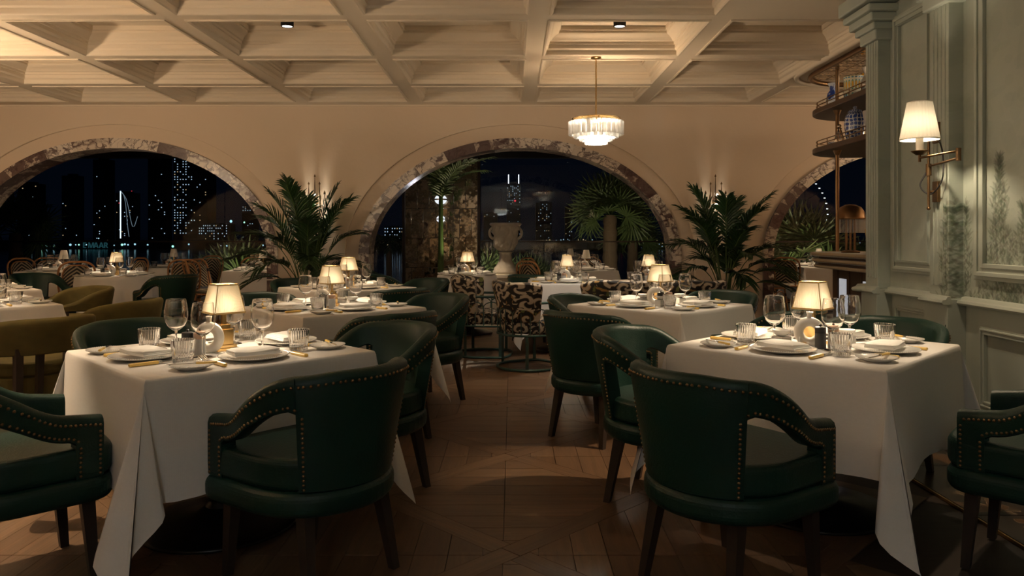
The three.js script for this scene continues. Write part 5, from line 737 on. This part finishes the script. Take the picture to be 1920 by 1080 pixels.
function table(o) {
  const { x, d, desc, side = .95, round = false, rot = 45, lod = 1, seed = 1, guests, terrace = false, light = 1, small = false } = o;
  const turn = rot * Math.PI / 180, R = rng(seed * 131 + 7);
  const t = thing('pedestal_table', `black pedestal table under the cloth of the ${desc}`, 'table', [x, 0, d], turn, 'pedestal tables');
  part('table_top', round ? cyl(side / 2 - .01, side / 2 - .01, .03, 40, 0, TOP - .019, 0) : rbox(side - .03, .03, side - .03, .004, 0, TOP - .019, 0), M.darkWood, t); part('column', lathe([[.035, .06], [.06, .065], [.062, .085], [.045, .10], [.058, .115], [.058, .135], [.045, .15], [.05, .17], [.038, .22], [.038, TOP - .035]], 24), M.blackMetal, t); part('base', lathe([[0, 0], [.325, 0], [.33, .006], [.325, .02], [.22, .034], [.10, .055], [.05, .09], [0, .09]], 48), M.blackMetal, t);
  const c = solo('tablecloth', round ? clothRound(side / 2, seed) : clothSquare(side, seed, terrace ? .55 : .42), M.linen, `white linen cloth on the ${desc}`, 'tablecloth', [x, .0005, d], turn, 'white tablecloths');
  const y = TOP + .0012, dirs = guests || [['near right', 1, -1], ['near left', -1, -1], ['far left', -1, 1], ['far right', 1, 1]], hs = side / .95;
  dirs.forEach(([nm, nx, nd]) => {
    const m = Math.hypot(nx, nd), f = [-nx / m, -nd / m], r = [f[1], -f[0]], at = (a, b) => [x + (f[0] * a + r[0] * b) * hs, d + (f[1] * a + r[1] * b) * hs], yaw = turnTo(...f), j = () => (R() - .5);
    const pl = (a, b, yy = y) => { const q = at(a, b); return [q[0], yy, q[1]]; };
    const where = `at the ${nm} place, ${desc}`;
    if (!small) {
      plateOf(G.plate, G.plateBeads, 'charger_plate', `white beaded plate ${where}`, pl(-.31, 0), 'charger plates');
      const nk = solo('folded_napkin', G.napkin, M.napkin, `folded white napkin on the plate ${where}`, 'napkin', pl(-.31, 0, y + .0115), yaw + j() * .5, 'folded napkins'); nk.position.y = y + .0195; nk.scale.set(1.2, 1.05, 1.2);
      plateOf(G.bread, G.breadBeads, 'bread_plate', `small bread plate ${where}`, pl(-.37 + j() * .02, -.275), 'bread plates');
      if (lod > 0) { mk(proto.knife, 'table_knife', `yellow handled knife ${where}`, 'knife', pl(-.30, .170 + j() * .01), yaw + j() * .12, 'table knives').scale.setScalar(1.2); mk(proto.fork, 'table_fork', `yellow handled fork ${where}`, 'fork', pl(-.29, -.166 + j() * .01), yaw + j() * .12, 'table forks').scale.setScalar(1.2); 
        const bk = mk(proto.knife, 'butter_knife', `butter knife on bread plate ${where}`, 'knife', pl(-.38, -.275, y + .0185), yaw + 1.2 + j() * .6, 'butter knives'); bk.scale.setScalar(.8); }
    }
    const big = lod > 1;
    glassOf('tumbler', big ? G.tumblerHi : G.tumblerLo, `fluted glass tumbler ${where}`, 'tumbler', pl(-.235 + j() * .03, .225 + j() * .03), R() * 6, 'fluted tumblers');
    glassOf('wine_glass', big ? G.wineHi : G.wineLo, `stemmed wine glass ${where}`, 'wine glass', pl(-.125 + j() * .03, .135 + j() * .03), 0, 'wine glasses');
  });
  const c4 = (name, p, label, cat, dx, dd, turnBy, group, yy = y) => mk(p, name, label, cat, [x + dx, yy, d + dd], turnBy, group);
  const L = c4('table_lamp', terrace ? proto.terraceLamp : proto.lamp, `lit ${terrace ? 'white' : 'brass'} table lamp on the ${desc}`, 'lamp', .005, .02, turn, terrace ? 'veranda table lamps' : 'brass table lamps');
  if (light !== 1) L.traverse(q => { if (q.isPointLight) q.intensity *= light; });
  if (o.flip) { c4('ring_vase', proto.vase, `white ring shaped vase on the ${desc}`, 'vase', -.04, -.055, -.35, 'ring vases'); c4('salt_mill', proto.millDark, `dark grey mill on the ${desc}`, 'mill', -.02, -.125, 0, 'table mills'); c4('pepper_mill', proto.millPale, `pale grey mill with pink cap on the ${desc}`, 'mill', .042, -.115, 0, 'table mills'); }
  else { c4('ring_vase', proto.vase, `white ring shaped vase on the ${desc}`, 'vase', -.025, -.06, -.2, 'ring vases'); c4('salt_mill', proto.millDark, `dark grey mill on the ${desc}`, 'mill', -.09, -.125, 0, 'table mills'); c4('pepper_mill', proto.millPale, `pale grey mill with pink cap on the ${desc}`, 'mill', -.037, -.13, 0, 'table mills'); }
  if (o.bowls) o.bowls.forEach(([dx, dd], i) => { c4('porcelain_cube', proto.cube, `white porcelain cube under the ${['first', 'second', 'third'][i]} bowl on the ${desc}`, 'cube', dx, dd, .5, 'porcelain cubes'); c4('sauce_bowl', proto.bowl, `small white bowl on the ${['first', 'second', 'third'][i]} cube, ${desc}`, 'bowl', dx, dd, 0, 'sauce bowls', y + .0455).scale.setScalar(1.25); });
  if (o.card) c4('card_holder', proto.card, `stepped brass card holder on the ${desc}`, 'card holder', o.card[0], o.card[1], .9, 'brass card holders');
}
const cross = [['near', 0, -1], ['left', -1, 0], ['right', 1, 0], ['far', 0, 1]];
table({ x: -1.268, d: 3.25, desc: 'left front table', lod: 2, seed: 2 });
table({ x: 1.385, d: 3.43, desc: 'right front table', lod: 2, seed: 3, flip: true, bowls: [[-.165, -.05], [.135, -.03]], card: [-.10, -.11] });
table({ x: -1.275, d: 5.23, desc: 'second left table', seed: 4, flip: true, bowls: [[.16, -.02]] });
table({ x: 1.08, d: 5.45, desc: 'second right table', seed: 5, flip: true, bowls: [[-.12, .0], [-.02, -.14], [.15, .02]] });
table({ x: -1.60, d: 7.26, desc: 'third left table', seed: 6, flip: true, bowls: [[.14, 0]] });
table({ x: -3.95, d: 5.45, desc: 'table among the olive chairs', seed: 7 });
table({ x: -5.05, d: 6.95, desc: 'far left edge table', seed: 8 });
table({ x: -.58, d: 9.62, desc: 'round table before the mirror', round: true, side: .74, seed: 9, guests: cross, lod: 0, small: false });
table({ x: -5.02, d: 9.45, desc: 'round table in left arch', round: true, side: .88, seed: 10, guests: cross, lod: 0 });
table({ x: .60, d: 8.20, desc: 'table beside the cage chairs', rot: 0, side: .82, seed: 11, guests: cross, lod: 1, bowls: [[-.15, 0], [.14, -.05]] });
table({ x: 1.50, d: 8.2, desc: 'table behind the second right table', rot: 0, side: .7, seed: 12, guests: cross, lod: 0, small: true });
table({ x: -6.50, d: 10.80, desc: 'left veranda table', rot: 0, side: .85, seed: 13, guests: cross, lod: 0, terrace: true });
table({ x: -5.45, d: 12.0, desc: 'rear left veranda table', rot: 0, side: .8, seed: 14, guests: cross, lod: 0, terrace: true });
table({ x: -3.66, d: 10.95, desc: 'veranda table by the pier', rot: 0, side: .85, seed: 15, guests: cross, lod: 0, terrace: true });
table({ x: 1.10, d: 11.1, desc: 'veranda table in centre arch', rot: 0, side: .85, seed: 16, guests: cross, lod: 0, terrace: true });
table({ x: .95, d: 12.2, desc: 'rear veranda table in centre arch', rot: 0, side: .6, seed: 18, guests: cross, lod: 0, terrace: true, small: true });
table({ x: 5.08, d: 12.35, desc: 'veranda table in right arch', rot: 0, side: .8, seed: 17, guests: cross, lod: 0, terrace: true });

renderer.render(scene, camera);
